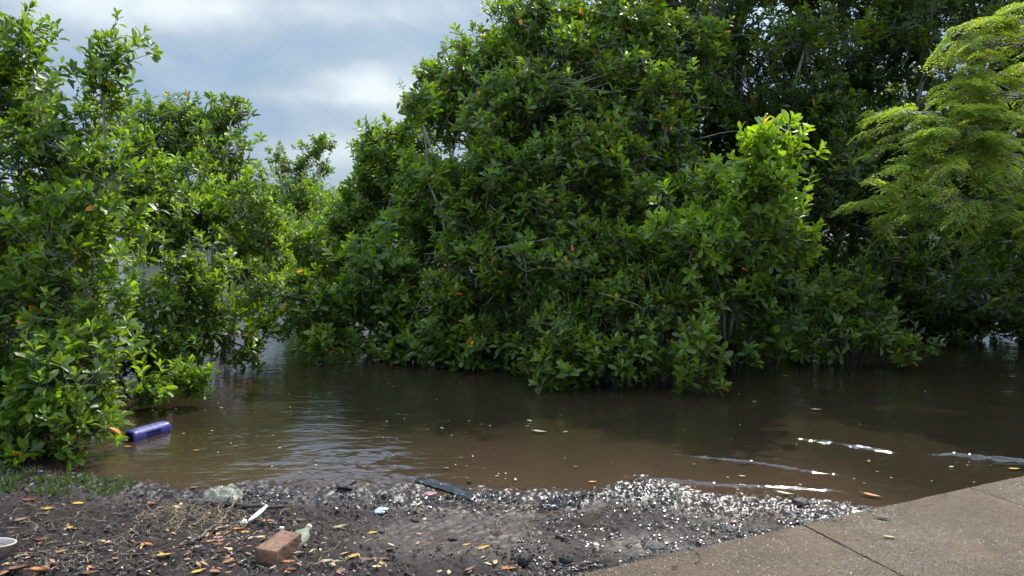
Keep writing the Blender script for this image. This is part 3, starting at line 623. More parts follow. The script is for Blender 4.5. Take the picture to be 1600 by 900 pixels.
chips('gravel', 'wet shell gravel glinting along the pavement', px, py, rs.uniform(.0035, .009, n), cols, 4, M_peb, flat=(.18, .42), lift=.6, cat='gravel')
n = 60000; px = rs.uniform(860, 1640, n); py = rs.uniform(740, 905, n)  # grains added as tiny facets, clumped where the slabs should glint
dens_ = .10 + .5 * np.exp(-(((px - 1180) / 180) ** 2 + ((py - 880) / 50) ** 2)) + 1.1 * np.exp(-(((px - 1430 + (880 - py) * 1.0) / 70) ** 2)) + .45 * sstep(.45, .7, vn(px / 60, py / 25, 61)) - .5 * sstep(.5, .75, vn(px / 90, py / 20, 62))
k = rs.rand(n) < dens_ * .85; px, py = px[k], py[k]; n = len(px)
cols = np.array([(.10, .065, .038), (.16, .115, .075), (.05, .032, .02)])[rs.choice(3, n)]
chips('glint_grit', 'added grains that put sun glints on the concrete slabs', px, py, rs.uniform(.0010, .0027, n), cols, 6, mat('glint grain', rough=.30, attr=True, spec=.8), flat=(.2, .5), lift=.55, cat='glint_grit', slab=True)
n = 2600; px = rs.uniform(360, 960, n); py = 765 + np.abs(rs.randn(n)) * 9 + (vn(px / 30, px * 0, 50) - .5) * 12
k = vn(px / 26, py / 9, 51) > .42; px, py = px[k], py[k]; n = len(px)
cols = np.array([(.012, .010, .010), (.022, .017, .016), (.04, .028, .022)])[rs.choice(3, n)]
chips('shore_wrack', 'ragged line of black leaf debris along the water\'s edge', px, py, rs.uniform(.005, .014, n), cols, 5, mat('black wet wrack', rough=.28, attr=True), lift=.3)
# thin straw and rootlets
def straw():
    rs = np.random.RandomState(41); P = []; cols = []
    for _ in range(950):
        z = rs.rand()
        if z < .45: a, b_ = rs.normal(300, 45), rs.normal(806, 16)
        elif z < .8: a, b_ = rs.uniform(-20, 560), rs.uniform(800, 900)
        else: a, b_ = rs.uniform(560, 1300), rs.uniform(770, 890)
        p = at(a, b_, .05)
        if (p[0] - EA[0]) * en[0] + (p[1] - EA[1]) * en[1] > -.05 or b_ < 770: continue
        p[2] = gz(p[0], p[1]) + .006; L = rs.uniform(.02, .09); t = rs.uniform(0, 3.14); e = p + np.array((math.cos(t) * L, math.sin(t) * L, rs.uniform(-.006, .012)))
        P.append(curve(p, e, rs, 5, .14)); cols.append(np.array([(.20, .14, .07), (.10, .065, .04), (.30, .22, .12), (.05, .035, .025)][rs.randint(4)]))
    P = np.array(P); v, q = tubes(P, np.linspace(.0016, .0009, 5)[None].repeat(len(P), 0) * rs.uniform(.7, 1.5, (len(P), 1)), 4)
    tag(mesh_np('straw_litter', v, [q], mat('dry straw', rough=.7, attr=True), None, np.repeat(np.array(cols), 20, 0)), 'thin straw and rootlets scattered over the mud', 'plant litter', kind='stuff')
straw()
def leaf_shape(L, Wd, rs, curl=.25, nseg=7):
    """one fallen leaf, slightly thick, curled, with a stalk"""
    t = np.linspace(0, 1, nseg); w_ = np.sin(np.pi * np.clip(t, 0, 1) ** .85) ** .7 * Wd / 2; w_[0] = Wd * .04; w_[-1] = Wd * .03
    s = np.linspace(-1, 1, 5); cu = rs.uniform(.4, 1.3) * curl; tw = rs.uniform(-.5, .5); be = rs.uniform(-.15, .35)
    V = []
    for i in range(nseg):
        for j in s:
            V.append(((t[i] - .5) * L, w_[i] * j + math.sin(t[i] * 3) * be * L * .2, L * cu * (abs(j) ** 1.6) * .32 * w_[i] / (Wd / 2) + L * cu * (t[i] - .5) ** 2 * 1.2 + tw * w_[i] * j * (t[i] - .5)))
    V = np.array(V); V[:, 2] -= V[:, 2].min() - .001; nx = 5
    i = np.arange(nx - 1)[None] + np.arange(nseg - 1)[:, None] * nx; q = np.stack([i, i + 1, i + 1 + nx, i + nx], -1).reshape(-1, 4)
    V2 = V + (0, 0, .0012); n = len(V)
    e = list(range(nx)) + [nx * r + nx - 1 for r in range(1, nseg)] + list(range(n - 2, n - nx - 1, -1)) + [nx * r for r in range(nseg - 2, 0, -1)]
    side = np.array([(e[k_], e[(k_ + 1) % len(e)], n + e[(k_ + 1) % len(e)], n + e[k_]) for k_ in range(len(e))])
    st = np.array([(-.5 * L, 0, V[2, 2]), (-.58 * L, .01 * L, V[2, 2] + .004), (-.68 * L, .03 * L, V[2, 2] + .002)])
    tv, tq = tubes(st[None], np.array([[.0016, .0013, .001]]), 4)
    return join([(np.concatenate([V, V2]), [q[:, ::-1], q + n, side]), (tv, tq)])
def leafmat(name, a, b_):
    m_ = bpy.data.materials.new(name); m_.use_nodes = True; t = m_.node_tree; B = t.nodes['Principled BSDF']
    g = N(t, 'ShaderNodeTexCoord').outputs['Object']
    t.links.new(mixc(t, ramp(t, noise(t, g, 45, 4, .6), [(.4, 0.0), (.62, 1.0)]), a, b_), B.inputs['Base Color']); B.inputs['Roughness'].default_value = .6; B.inputs['Specular IOR Level'].default_value = .3
    return m_
LM = {'yellow': leafmat('yellow fallen leaf', (.46, .29, .045), (.30, .14, .025)), 'orange': leafmat('orange fallen leaf', (.36, .14, .04), (.20, .065, .022)),
      'brown': leafmat('brown fallen leaf', (.12, .055, .03), (.06, .03, .018)), 'pink': leafmat('salmon fallen leaf', (.28, .125, .075), (.16, .065, .04)),
      'pale': leafmat('pale dry leaf', (.30, .25, .16), (.18, .14, .08)), 'red': leafmat('red brown leaf', (.20, .055, .025), (.10, .03, .018)), 'green': leafmat('green fallen leaf', (.10, .15, .05), (.06, .09, .03)),
      'black': leafmat('black wet leaf', (.006, .005, .005), (.012, .010, .009))}
_shapes = []
def shape_mesh(i):
    v, f = join([leaf_shape(1.0, [.42, .36, .48, .30][i], np.random.RandomState(60 + i), [.25, .5, .12, .3][i])])
    return v, f
for i in range(4):
    v, f = leaf_shape(.09, .09 * [.42, .36, .48, .30][i], np.random.RandomState(60 + i), [.25, .55, .12, .3][i]); _shapes.append((v, f))
_lm = {}
GL = 'fallen leaves on the mud'; GW = 'leaves floating on the water'
def fallen(px, py, size, colour, label, rot=None, shape=None, where='mud', group=None):
    rs = np.random.RandomState(int(px * 7 + py)); i = rs.randint(4) if shape is None else shape; key = (i, colour)
    if key not in _lm:
        o = mesh_np('fallen_leaf', _shapes[i][0], _shapes[i][1], LM[colour]); _lm[key] = o; first = True
    else:
        o = _lm[key].copy(); COL.objects.link(o)
    z = {'mud': .05, 'water': .003, 'slab': .104}[where]; p = at(px, py, z)
    if where == 'mud':
        q = [gz(p[0] + dx, p[1] + dy) for dx in (-.02, 0, .02) for dy in (-.02, 0, .02)]; p = at(px, py, max(q)); z = max(q) - .002
        z = max(z, .001)
    o.location = (p[0], p[1], z + (.0 if where != 'water' else .002)); o.scale = (size * .86 / .09,) * 3
    o.rotation_euler = (rs.uniform(-.12, .12) if where == 'mud' else 0, rs.uniform(-.12, .12) if where == 'mud' else 0, R(rot) if rot is not None else rs.uniform(0, 6.28))
    return tag(o, label, 'leaf', group or (GW if where == 'water' else GL))
for a in [
 (73, 795, .085, 'yellow', 'pale yellow leaf lying left on the mud, near the grass edge', 25, 0),
 (122, 786, .07, 'yellow', 'yellow leaf just below the grass tip, on dark mud', 10, 2),
 (46, 782, .09, 'red', 'red-brown leaf at the foot of the grass', 5, 3),
 (34, 812, .085, 'pink', 'salmon leaf above the white cup, near the left edge', 25, 3),
 (20, 826, .08, 'brown', 'dull brown curled leaf just above the white cup', 15, 3),
 (112, 825, .065, 'yellow', 'small yellow leaf in the middle of the left mud', -10, 0),
 (37, 867, .05, 'yellow', 'round orange-yellow leaf beside the white cup', 0, 2),
 (66, 842, .08, 'brown', 'flat grey-brown leaf right of the white cup', 0, 2),
 (232, 850, .06, 'orange', 'small salmon-orange leaf between the cup and the brick', -20, 0),
 (60, 895, .10, 'orange', 'large rust leaf at the bottom edge, left', 10, 1),
 (28, 892, .10, 'brown', 'brown leaf in the bottom left corner', 40, 1),
 (10, 893, .09, 'pink', 'pinkish leaf cut by the bottom left corner', 60, 2),
 (140, 896, .11, 'brown', 'long dark brown leaf at the bottom edge below the thin twigs', 5, 3),
 (258, 868, .10, 'yellow', 'narrow yellow leaf lying along the thin twig', 12, 3),
 (236, 786, .06, 'orange', 'small orange leaf by the straw, up the mud', -15, 0),
 (276, 790, .05, 'yellow', 'bright yellow leaf at the broken end of the log', 20, 2),
 (303, 761, .055, 'orange', 'orange leaf at the waterline left of the plastic bag', 0, 2),
 (372, 829, .07, 'orange', 'orange leaf under the fork of the sticks', 10, 1),
 (383, 831, .06, 'yellow', 'yellow-brown curled leaf under the white shard', -10, 2),
 (423, 813, .05, 'orange', 'orange curled leaf right of the white shard', 0, 0),
 (330, 848, .06, 'pink', 'pinkish leaf at the lower end of the dark root', 40, 1),
 (340, 853, .05, 'orange', 'rust leaf in the cluster beside the dark root', -30, 1),
 (347, 844, .05, 'pink', 'pink curled leaf topmost in the cluster beside the root', 10, 0),
 (356, 877, .07, 'orange', 'torn salmon leaf left of the brick', 10, 2),
 (335, 892, .06, 'pink', 'dull pink leaf at the bottom left of the brick', 0, 2),
 (310, 893, .08, 'yellow', 'dry yellow curled strip leaf near the bottom edge', 40, 3),
 (292, 868, .05, 'orange', 'small rust leaf crossing the dark root', 90, 1),
 (293, 873, .035, 'pale', 'white rounded leaf scrap under the rust leaf', 10, 2),
 (430, 845, .07, 'orange', 'tan leaf resting behind the brick', 10, 0),
 (465, 863, .055, 'pale', 'pale oval leaf at the right corner of the brick', 0, 2),
 (452, 878, .08, 'orange', 'orange leaf at the right foot of the brick', 10, 3),
 (455, 893, .065, 'red', 'reddish leaf low right of the brick', -15, 1),
 (470, 812, .065, 'brown', 'brown leaf behind the crushed clear bottle', 0, 0),
 (530, 824, .10, 'pale', 'long pale leaf on smooth mud right of the bottle', 22, 3),
 (583, 832, .06, 'yellow', 'small yellow leaf by a black clod, mid mud', 0, 0),
 (553, 868, .065, 'yellow', 'clean yellow leaf low in the middle mud', 22, 2),
 (510, 876, .07, 'pale', 'cream leaf scrap right of the brick', 25, 2),
 (525, 877, .05, 'pale', 'small cream scrap beside a larger cream scrap', 15, 0),
 (535, 895, .075, 'pink', 'salmon leaf at the bottom edge, right of the brick', -15, 0),
 (572, 875, .09, 'brown', 'long brown leaf right of the clean yellow leaf', 5, 3),
 (597, 873, .07, 'brown', 'dark brown rounded leaf beside the long brown one', 5, 2),
 (729, 851, .055, 'yellow', 'smaller of two yellow leaves on the smooth silt', 20, 0),
 (756, 855, .08, 'yellow', 'larger orange-yellow leaf of the pair on smooth silt', 35, 2),
 (795, 888, .085, 'orange', 'orange leaf beside the black lumps near the pavement', -8, 0),
 (735, 889, .08, 'brown', 'rust-brown leaf at the bottom edge left of the black lumps', 45, 3),
 (800, 862, .0, 'brown', '', 0, 0)]:
    if a[2] > 0: fallen(*a)
for a in [(1358, 723, .06, 'orange', 'orange curled leaf floating before the bright wavelet', 60, 1), (1585, 734, .085, 'yellow', 'yellow leaf floating beside the pavement\'s far end', 0, 3),
          (1160, 745, .055, 'yellow', 'small yellow leaf floating above the gravel', -15, 3), (307, 704, .05, 'orange', 'small tan leaf floating right of the purple bottle', 0, 2),
          (200, 699, .07, 'yellow', 'yellow-green leaf floating just below the purple bottle', -5, 3), (516, 653, .08, 'green', 'green leaf floating in the middle of the sky reflection', 0, 0),
          (843, 676, .13, 'pale', 'long pale leaf floating in mid water', -20, 3), (1042, 766, .10, 'red', 'red-brown leaf in the shallows beyond the gravel mound', -25, 3),
          (1276, 641, .10, 'pale', 'pale leaf floating in the shade below the sunlit plume\'s bush', 0, 3), (1228, 588, .08, 'pale', 'pale leaf floating close under the small round bush', 5, 3),
          (1226, 773, .12, 'pale', 'pale split leaf standing in the gravel at the waterline', -30, 3), (1362, 776, .12, 'orange', 'yellow-brown leaf at the waterline by the pavement', -38, 3),
          (926, 754, .06, 'yellow', 'thin pale yellow leaf at the edge left of the gravel mound', 5, 3)]:
    fallen(*a, where='water')
for a in [(1378, 810, .10, 'black', 'black curled leaf lying on the pavement near its edge', -25, 3), (1358, 797, .04, 'black', 'small black scrap on the pavement\'s very edge', -10, 2),
          (1390, 840, .07, 'pale', 'pale leaf stuck on the wet pavement slab', -15, 3), (1341, 843, .025, 'black', 'tiny black scrap on the glistening slab', 0, 2), (1055, 887, .035, 'black', 'black scrap on the nearest slab', 20, 1)]:
    fallen(*a, where='slab', group='scraps on the pavement')
# countless small litter
def litter():
    rs = np.random.RandomState(71); parts = []; cols = []
    pal = np.array([(.20, .09, .045), (.30, .14, .07), (.12, .06, .04), (.36, .22, .10), (.42, .30, .12), (.07, .045, .035)])
    for _ in range(430):
        z = rs.rand()
        if z < .35: a, b_ = rs.normal(345, 60), rs.normal(825, 28)
        elif z < .8: a, b_ = rs.uniform(-30, 620), rs.uniform(845, 905)
        else: a, b_ = rs.uniform(-30, 900), rs.uniform(770, 905)
        if b_ < 768: continue
        p = at(a, b_, .05)
        if (p[0] - EA[0]) * en[0] + (p[1] - EA[1]) * en[1] > -.05: continue
        v, f = _shapes[rs.randint(4)]; s = rs.uniform(.14, .5); t = rs.uniform(0, 6.28); c, sn = math.cos(t), math.sin(t)
        Rm = np.array(((c, -sn, 0), (sn, c, 0), (0, 0, 1))); tx = rs.randn() * .35; v2 = v * s; v2 = v2 @ Rm.T; v2[:, 2] += v2[:, 0] * tx
        v2 = v2 + (p[0], p[1], gz(p[0], p[1]) + .004); parts.append((v2, f)); cols.append(np.repeat(pal[rs.randint(6)][None] * rs.uniform(.7, 1.2), len(v), 0))
    v, f = join(parts)
    tag(mesh_np('leaf_litter', v, f, mat('leaf litter', rough=.5, attr=True), None, np.concatenate(cols)), 'small broken brown leaves scattered on the mud', 'leaf litter', kind='stuff')
litter()
# specks floating on the water
def flecks():
    rs = np.random.RandomState(72); n = 620; px = rs.uniform(180, 1560, n); py = 590 + rs.rand(n) * 170; k = rs.rand(n) < np.where(px < 900, 1, .35) * sstep(.45, .62, vn(px / 60, py / 22, 15)); px, py = px[k], py[k]
    P = np.array([at(a, b_, .004) for a, b_ in zip(px, py)]); P = P[ground(P[:, 0], P[:, 1])[0] < -.01]; n = len(P); P[:, 2] = .006
    T = np.array([(1, 0, 0), (.3, .4, .0), (-.8, .35, 0), (-1, -.1, 0), (-.2, -.45, 0), (.7, -.3, 0)]); T2 = np.concatenate([T, T + (0, 0, .25)]); a = rs.uniform(0, 3.14, n); s = rs.uniform(.004, .012, n) * (1 + (rs.rand(n) < .1))
    ca, sa = np.cos(a)[:, None], np.sin(a)[:, None]; V = np.stack([T2[None, :, 0] * ca - T2[None, :, 1] * sa, T2[None, :, 0] * sa + T2[None, :, 1] * ca, np.broadcast_to(T2[None, :, 2], (n, 12))], -1) * s[:, None, None] + P[:, None]
    top = np.array([[6, 7, 8, 9, 10, 11]]); sd_ = np.array([(i, (i + 1) % 6, 6 + (i + 1) % 6, 6 + i) for i in range(6)]); b_ = (np.arange(n) * 12)[:, None, None]
    cols = np.repeat(np.array([(.35, .30, .22), (.20, .15, .09), (.12, .08, .05), (.5, .46, .38)])[rs.choice(4, n, p=[.3, .3, .25, .15])], 12, 0)
    tag(mesh_np('floating_flecks', V.reshape(-1, 3), [(b_ + top[None]).reshape(-1, 6), (b_ + sd_[None]).reshape(-1, 4)], mat('floating fleck', rough=.5, attr=True), None, cols, smooth=False), 'pale specks of plant matter floating on the brown water', 'flecks', kind='stuff')
flecks()

# ------------------------------------------------------------ sticks and twigs
def stick(name, pts, r0, r1, label, m_=None, z=.0, knots=0, cat='stick', where='mud', seed=1):
    rs = np.random.RandomState(seed); P = []
    for a, b_ in pts:
        p = at(a, b_, .05 if where == 'mud' else .104); p[2] = (max(gz(p[0], p[1]), .0) if where == 'mud' else .100) + r0 * .7 + z; P.append(p)
    P = np.array(P); n = max(8, len(P) * 4); t = np.linspace(0, len(P) - 1, n); Q_ = np.stack([np.interp(t, range(len(P)), P[:, i]) for i in range(3)], 1)
    for _ in range(2): Q_[1:-1] = (Q_[:-2] + Q_[1:-1] * 2 + Q_[2:]) / 4
    Q_ += rs.randn(n, 3) * r0 * .25; rr = np.linspace(r0, r1, n) * rs.uniform(.88, 1.12, n); o0 = Q_[0].copy()
    Q_ = np.concatenate([[Q_[0] - (Q_[1] - Q_[0]) * .02], Q_, [Q_[-1] + (Q_[-1] - Q_[-2]) * .02]]); rr = np.concatenate([[r0 * .05], rr, [r1 * .05]])
    tb = [tubes((Q_ - o0)[None], rr[None], 9)]
    for _ in range(knots):
        i = rs.randint(3, n - 2); e = Q_[i] + rs.randn(3) * .04 + (0, 0, .02); tb.append(tubes(curve(Q_[i] - o0, e - o0, rs, 4, .1)[None], np.linspace(r1 * .5, .001, 4)[None], 5))
    v, f = join(tb); o = mesh_np(name, v, f, m_ or M_darkbark); o.location = o0
    return tag(o, label, cat)
M_stick = mat('dark wet stick', (.05, .034, .026), .5, .5, (90, .004), (30, .5))
M_twig = mat('grey brown twig', (.15, .10, .07), .7, .3, (90, .002), (40, .4))
stick('fallen_branch', [(292, 777), (330, 783), (385, 789), (442, 795)], .016, .009, 'thick dark stick lying level across the mud, in front of the plastic bag', M_stick, .006, 3, seed=1)
stick('fallen_branch', [(345, 793), (362, 798), (378, 808)], .012, .006, 'short black stick forking under the long dark stick', M_stick, .004, 1, seed=2)
stick('fallen_branch', [(360, 794), (372, 783), (386, 771)], .0045, .0035, 'short pale twig leaning across the long dark stick', M_twig, .03, 0, seed=3)
stick('fallen_branch', [(296, 857), (310, 846), (322, 836), (332, 824)], .012, .008, 'dark root lying diagonally, left of the brick', M_stick, .002, 1, seed=4)
stick('fallen_branch', [(340, 818), (352, 805)], .008, .006, 'grey stub at the upper end of the dark root', M_twig, .002, 0, seed=14)
stick('thin_twig', [(20, 880), (70, 872), (130, 856), (195, 840)], .0028, .0016, 'upper of two long thin twigs on the left mud', M_twig, .004, 0, 'twig', seed=5)
stick('thin_twig', [(60, 872), (120, 873), (200, 874), (250, 868), (300, 853)], .0032, .002, 'lower long thin twig running towards the dark root', M_twig, .005, 1, 'twig', seed=6)
stick('thin_twig', [(196, 870), (222, 858)], .003, .002, 'short pale twig crossing the long thin one', M_twig, .01, 0, 'twig', seed=7)
stick('thin_twig', [(70, 896), (80, 884)], .003, .002, 'short twig standing up by the large rust leaf', M_twig, .01, 0, 'twig', seed=17)
stick('thin_twig', [(1080, 858), (1092, 864), (1096, 872), (1086, 880)], .003, .002, 'small crooked dark twig on the nearest slab', M_stick, .001, 1, 'twig', 'slab', seed=8)
stick('thin_twig', [(1296, 796), (1306, 800), (1316, 807), (1312, 813), (1298, 812)], .0025, .002, 'hooked black twig at the pavement edge by the joint', M_stick, .003, 2, 'twig', 'slab', seed=9)
stick('fallen_branch', [(868, 832), (880, 838), (892, 842)], .006, .004, 'short black stick in the gravel left of the pavement', M_stick, .004, 0, seed=10)
# dark rumpled cloth strip at the waterline
def cloth():
    rs = np.random.RandomState(3); P = np.array([at(a, b_, .02) for a, b_ in [(652, 745), (672, 750), (700, 757), (722, 766), (742, 778)]]); n = 26; m_ = 9
    t = np.linspace(0, 4, n); C = np.stack([np.interp(t, range(5), P[:, i]) for i in range(3)], 1); w_ = .05 * (.6 + .5 * np.sin(np.linspace(.3, 2.9, n)))
    V = []
    for i in range(n):
        for j in range(m_):
            s = (j / (m_ - 1) - .5) * 2; V.append(C[i] + np.array((s * w_[i] * .35, s * w_[i], 0)))
    V = np.array(V); V[:, 2] = np.maximum(ground(V[:, 0], V[:, 1])[0], -.002) + .004 + np.abs(fbm(V[:, 0], V[:, 1], 26, 3, 44) - .5) * .034 * (.5 + vn(V[:, 0] * 14, V[:, 1] * 14, 45))
    i = np.arange(m_ - 1)[None] + np.arange(n - 1)[:, None] * m_; q = np.stack([i, i + 1, i + 1 + m_, i + m_], -1).reshape(-1, 4); o0 = V[0].copy() * (1, 1, 0)
    o = mesh_np('rag', V - o0, [q], mat('black wet cloth', (.018, .020, .024), .25, .6, (120, .002))); o.location = o0
    o.modifiers.new('thick', 'SOLIDIFY').thickness = .002; tag(o, 'rumpled black strip of cloth soaking at the waterline', 'rag')
cloth()
# lumps
def lump(px, py, w_, h_, name, label, m_, cat, seed, flat=.6):
    rs = np.random.RandomState(seed); n, k = 16, 10; p = at(px, py, .05); z0 = max(gz(p[0], p[1]), 0)
    V = []; 
    for i in range(k + 1):
        for j in range(n):
            a = math.pi * i / k; b_ = 2 * math.pi * j / n; V.append((math.sin(a) * math.cos(b_), math.sin(a) * math.sin(b_), math.cos(a)))
    V = np.array(V); d = .7 + .6 * fbm(V[:, 0] + seed, V[:, 1] + V[:, 2] * 1.7, 1.6, 3, seed)
    V = np.sign(V) * np.abs(V) ** .8 * (d[:, None] + (vn(V[:, 0:1] * 4 + seed, V[:, 1:2] * 4 + V[:, 2:3] * 3, seed + 5) - .5) * .5) * (w_ / 2.3, w_ * .33, h_ * flat)
    q = np.array([(i * n + j, i * n + (j + 1) % n, (i + 1) * n + (j + 1) % n, (i + 1) * n + j) for i in range(k) for j in range(n)])[:, ::-1]
    o = mesh_np(name, V, [q], m_); o.location = (p[0], p[1], z0 + h_ * .12); o.rotation_euler = (0, 0, rs.uniform(0, 3)); return tag(o, label, cat)
M_coal = mat('charcoal', (.010, .009, .009), .6, .4, (90, .014))
M_stone = mat('wet stone', (.030, .025, .023), .5, .4, (70, .012), (20, .4))
lump(818, 881, .085, .05, 'charcoal_lump', 'larger black lump beside the orange leaf, near the pavement', M_coal, 'lump', 3)
lump(884, 878, .07, .05, 'charcoal_lump', 'black lump nearer the pavement, right of the larger one', M_coal, 'lump', 4)
lump(843, 803, .03, .02, 'stone', 'small black stone alone on the wet silt', M_coal, 'stone', 5)
lump(648, 811, .05, .022, 'stone', 'flat black stone above the smooth silt', M_coal, 'stone', 6)
lump(707, 843, .05, .02, 'stone', 'black clod at the right of the smooth silt', M_coal, 'stone', 7)
lump(594, 829, .06, .022, 'stone', 'dark clod touching the small yellow leaf', M_stone, 'stone', 8)
lump(538, 756, .11, .03, 'stone', 'dark stone breaking the bright sky reflection at the shore', M_stone, 'stone', 9)
lump(545, 744, .09, .02, 'stone', 'flat dark stone just beyond it in the bright reflection', M_stone, 'stone', 12)
lump(733, 743, .035, .025, 'stone', 'small round stone standing out of the shallow water', M_coal, 'stone', 10)
lump(1252, 778, .11, .035, 'stone', 'dark stone among glints near the pale split leaf', M_stone, 'stone', 11)
lump(1140, 815, .12, .03, 'stone', 'flat dark stone in the gravel near the pavement edge', M_stone, 'stone', 13)
lump(1025, 850, .13, .03, 'stone', 'long dark flat stone beside the pavement', M_stone, 'stone', 15)
lump(597, 793, .10, .012, 'plastic_scrap', 'flat pale blue-grey scrap pressed in the mud', mat('grey scrap', (.30, .36, .36), .3), 'scrap', 14)
lump(672, 760, .09, .016, 'plastic_scrap', 'dull pink scrap beside the black cloth strip', mat('pink scrap', (.28, .13, .13), .4), 'scrap', 16)
lump(864, 779, .05, .018, 'plastic_scrap', 'small violet-blue scrap at the waterline', mat('violet scrap', (.08, .08, .26), .35), 'scrap', 17)
lump(932, 846, .05, .02, 'plastic_scrap', 'small pink and white scrap in the gravel', mat('rose scrap', (.50, .27, .24), .4), 'scrap', 18)
lump(1147, 807, .05, .02, 'plastic_scrap', 'red-brown shard at the gravel\'s edge, by the flat dark stone', mat('red scrap', (.25, .08, .06), .4), 'scrap', 19)

# ------------------------------------------------------------ brick
def brick():
    rs = np.random.RandomState(6); L, Wd, Hh = .205, .115, .074; nx, ny, nz = 14, 8, 6
    import bmesh
    bm = bmesh.new(); bmesh.ops.create_cube(bm, size=1); bmesh.ops.subdivide_edges(bm, edges=bm.edges, cuts=11, use_grid_fill=True)
    for v in bm.verts:
        c = np.array(v.co) * (L, Wd, Hh); a = np.abs(np.array(v.co)); near = sorted(a)[-2]
        e = sstep(.36, .5, near) * .5; k = fbm(np.array([c[0] + c[2]]), np.array([c[1] - c[2] * .7]), 34, 3, 55)[0]
        c = c * (1 - e * .05 - e * max(0, k - .5) * .22) + (k - .5) * .004
        v.co = Vector(c)
    me = bpy.data.meshes.new('brick'); bm.to_mesh(me); bm.free()
    m_ = bpy.data.materials.new('fired clay'); m_.use_nodes = True; t = m_.node_tree; B = t.nodes['Principled BSDF']; g = N(t, 'ShaderNodeTexCoord').outputs['Object']
    c = mixc(t, ramp(t, noise(t, g, 14, 5, .6), [(.38, 0.0), (.6, 1.0)]), (.19, .088, .046), (.11, .052, .030)); c = mixc(t, ramp(t, noise(t, g, 60, 5, .7), [(.56, 0.0), (.7, .8)]), c, (.30, .17, .09))
    c = mixc(t, ramp(t, noise(t, g, 30, 4, .7), [(.52, 0.0), (.64, .8)]), c, (.05, .030, .02))
    t.links.new(c, B.inputs['Base Color']); B.inputs['Roughness'].default_value = .75
    bn = N(t, 'ShaderNodeBump'); bn.inputs['Distance'].default_value = .004; t.links.new(noise(t, g, 90, 5, .7), bn.inputs['Height']); t.links.new(bn.outputs[0], B.inputs['Normal'])
    me.materials.append(m_); o = bpy.data.objects.new('brick', me); COL.objects.link(o)
    o.location = (-1.075, 3.455, gz(-1.08, 3.45) + .027); o.rotation_euler = (R(1), R(-2), R(72)); tag(o, 'single reddish clay brick lying on the mud near the bottom edge', 'brick')
brick()

# ------------------------------------------------------------ loft helper for bottles and cups
def loft(rings, cap0=True, cap1=True):
    n = len(rings[0]); V = np.concatenate(rings); k = len(rings)
    q = np.array([(i * n + j, i * n + (j + 1) % n, (i + 1) * n + (j + 1) % n, (i + 1) * n + j) for i in range(k - 1) for j in range(n)]); fs = [q]
    caps = []
    if cap0: caps.append(list(range(n))[::-1])
    if cap1: caps.append(list(range((k - 1) * n, k * n)))
    if caps: fs.append(np.array(caps))
    return V, fs
def purple_bottle():
    A, B_ = at(207, 681, .03), at(258, 666, .03); ax = (B_ - A)[:2]; Ln = .335; yaw = math.atan2(ax[1], ax[0]); root = empty('purple_bottle', (*((A + B_) / 2)[:2], 0), 'purple plastic detergent bottle floating on its side by the left mangrove', 'bottle')
    root.rotation_euler = (0, R(-1), math.atan2(at(262, 664, .03)[1] - at(200, 681, .03)[1], at(262, 664, .03)[0] - at(200, 681, .03)[0]))
    m1 = mat('violet plastic', (.050, .045, .19), .42, .5, (8, .004)); m2 = mat('dark violet inside', (.006, .006, .016), .4); m3 = mat('deep violet grip', (.035, .024, .17), .35); m4 = mat('pale violet panel', (.10, .095, .24), .5, .3, None, (22, .5))
    n = 40; rings = []; th = np.arange(n) * 2 * np.pi / n
    for u in np.linspace(0, 1, 60):
        x = (u - .5) * Ln; e = min(u, 1 - u); s = 1 - .22 * (1 - min(1, e / .05)) ** 2
        if u > .88: s *= 1 - .30 * ((u - .88) / .12) ** 2
        ry = .058 * s; rz = .050 * s; c, sn = np.cos(th), np.sin(th)
        y = ry * np.sign(c) * np.abs(c) ** .72; z = rz * np.sign(sn) * np.abs(sn) ** .72
        # grip recess on the camera-side flank
        g = sstep(.30, .325, np.array([u]))[0] * (1 - sstep(.66, .685, np.array([u]))[0]); fl = np.exp(-(((th - R(202)) / R(34)) ** 6)); y = y + g * fl * .026; z = z + g * fl * (.0)
        rings.append(np.stack([np.full(n, x), y, z], 1))
    v, f = loft(rings, False, True); mesh_np('body', v + (0, 0, .022), f, m1, root)
    r0 = rings[0]; ins = [r0, r0 * (1, .9, .9) + (.002, 0, 0), r0 * (1, .86, .86) + (.03, 0, 0), r0 * (1, .4, .4) + (.036, 0, 0)]
    v, f = loft(ins, False, True); mesh_np('hollow_base', v + (0, 0, .022), [q[:, ::-1] for q in f], m2, root)
    # grip panel lining the recess
    gp = []
    for u in np.linspace(.335, .655, 12):
        a = np.linspace(R(172), R(230), 10); c, sn = np.cos(a), np.sin(a); gp.append(np.stack([np.full(10, (u - .5) * Ln), .058 * np.sign(c) * np.abs(c) ** .72 + .0235, .050 * np.sign(sn) * np.abs(sn) ** .72 + .022], 1))
    V = np.concatenate(gp); i = np.arange(9)[None] + np.arange(11)[:, None] * 10; q = np.stack([i, i + 1, i + 11, i + 10], -1).reshape(-1, 4); mesh_np('grip', V, [q], m3, root)
    lb = []  # paler violet panel along the upper flank
    for u in np.linspace(.14, .80, 16):
        a = np.linspace(R(72), R(158), 12); c, sn = np.cos(a), np.sin(a); lb.append(np.stack([np.full(12, (u - .5) * Ln), .0588 * np.sign(c) * np.abs(c) ** .72, .0508 * np.sign(sn) * np.abs(sn) ** .72 + .0222], 1))
    V = np.concatenate(lb); i = np.arange(11)[None] + np.arange(15)[:, None] * 12; q = np.stack([i, i + 1, i + 13, i + 12], -1).reshape(-1, 4); mesh_np('pale_panel', V, [q], m4, root)
purple_bottle()
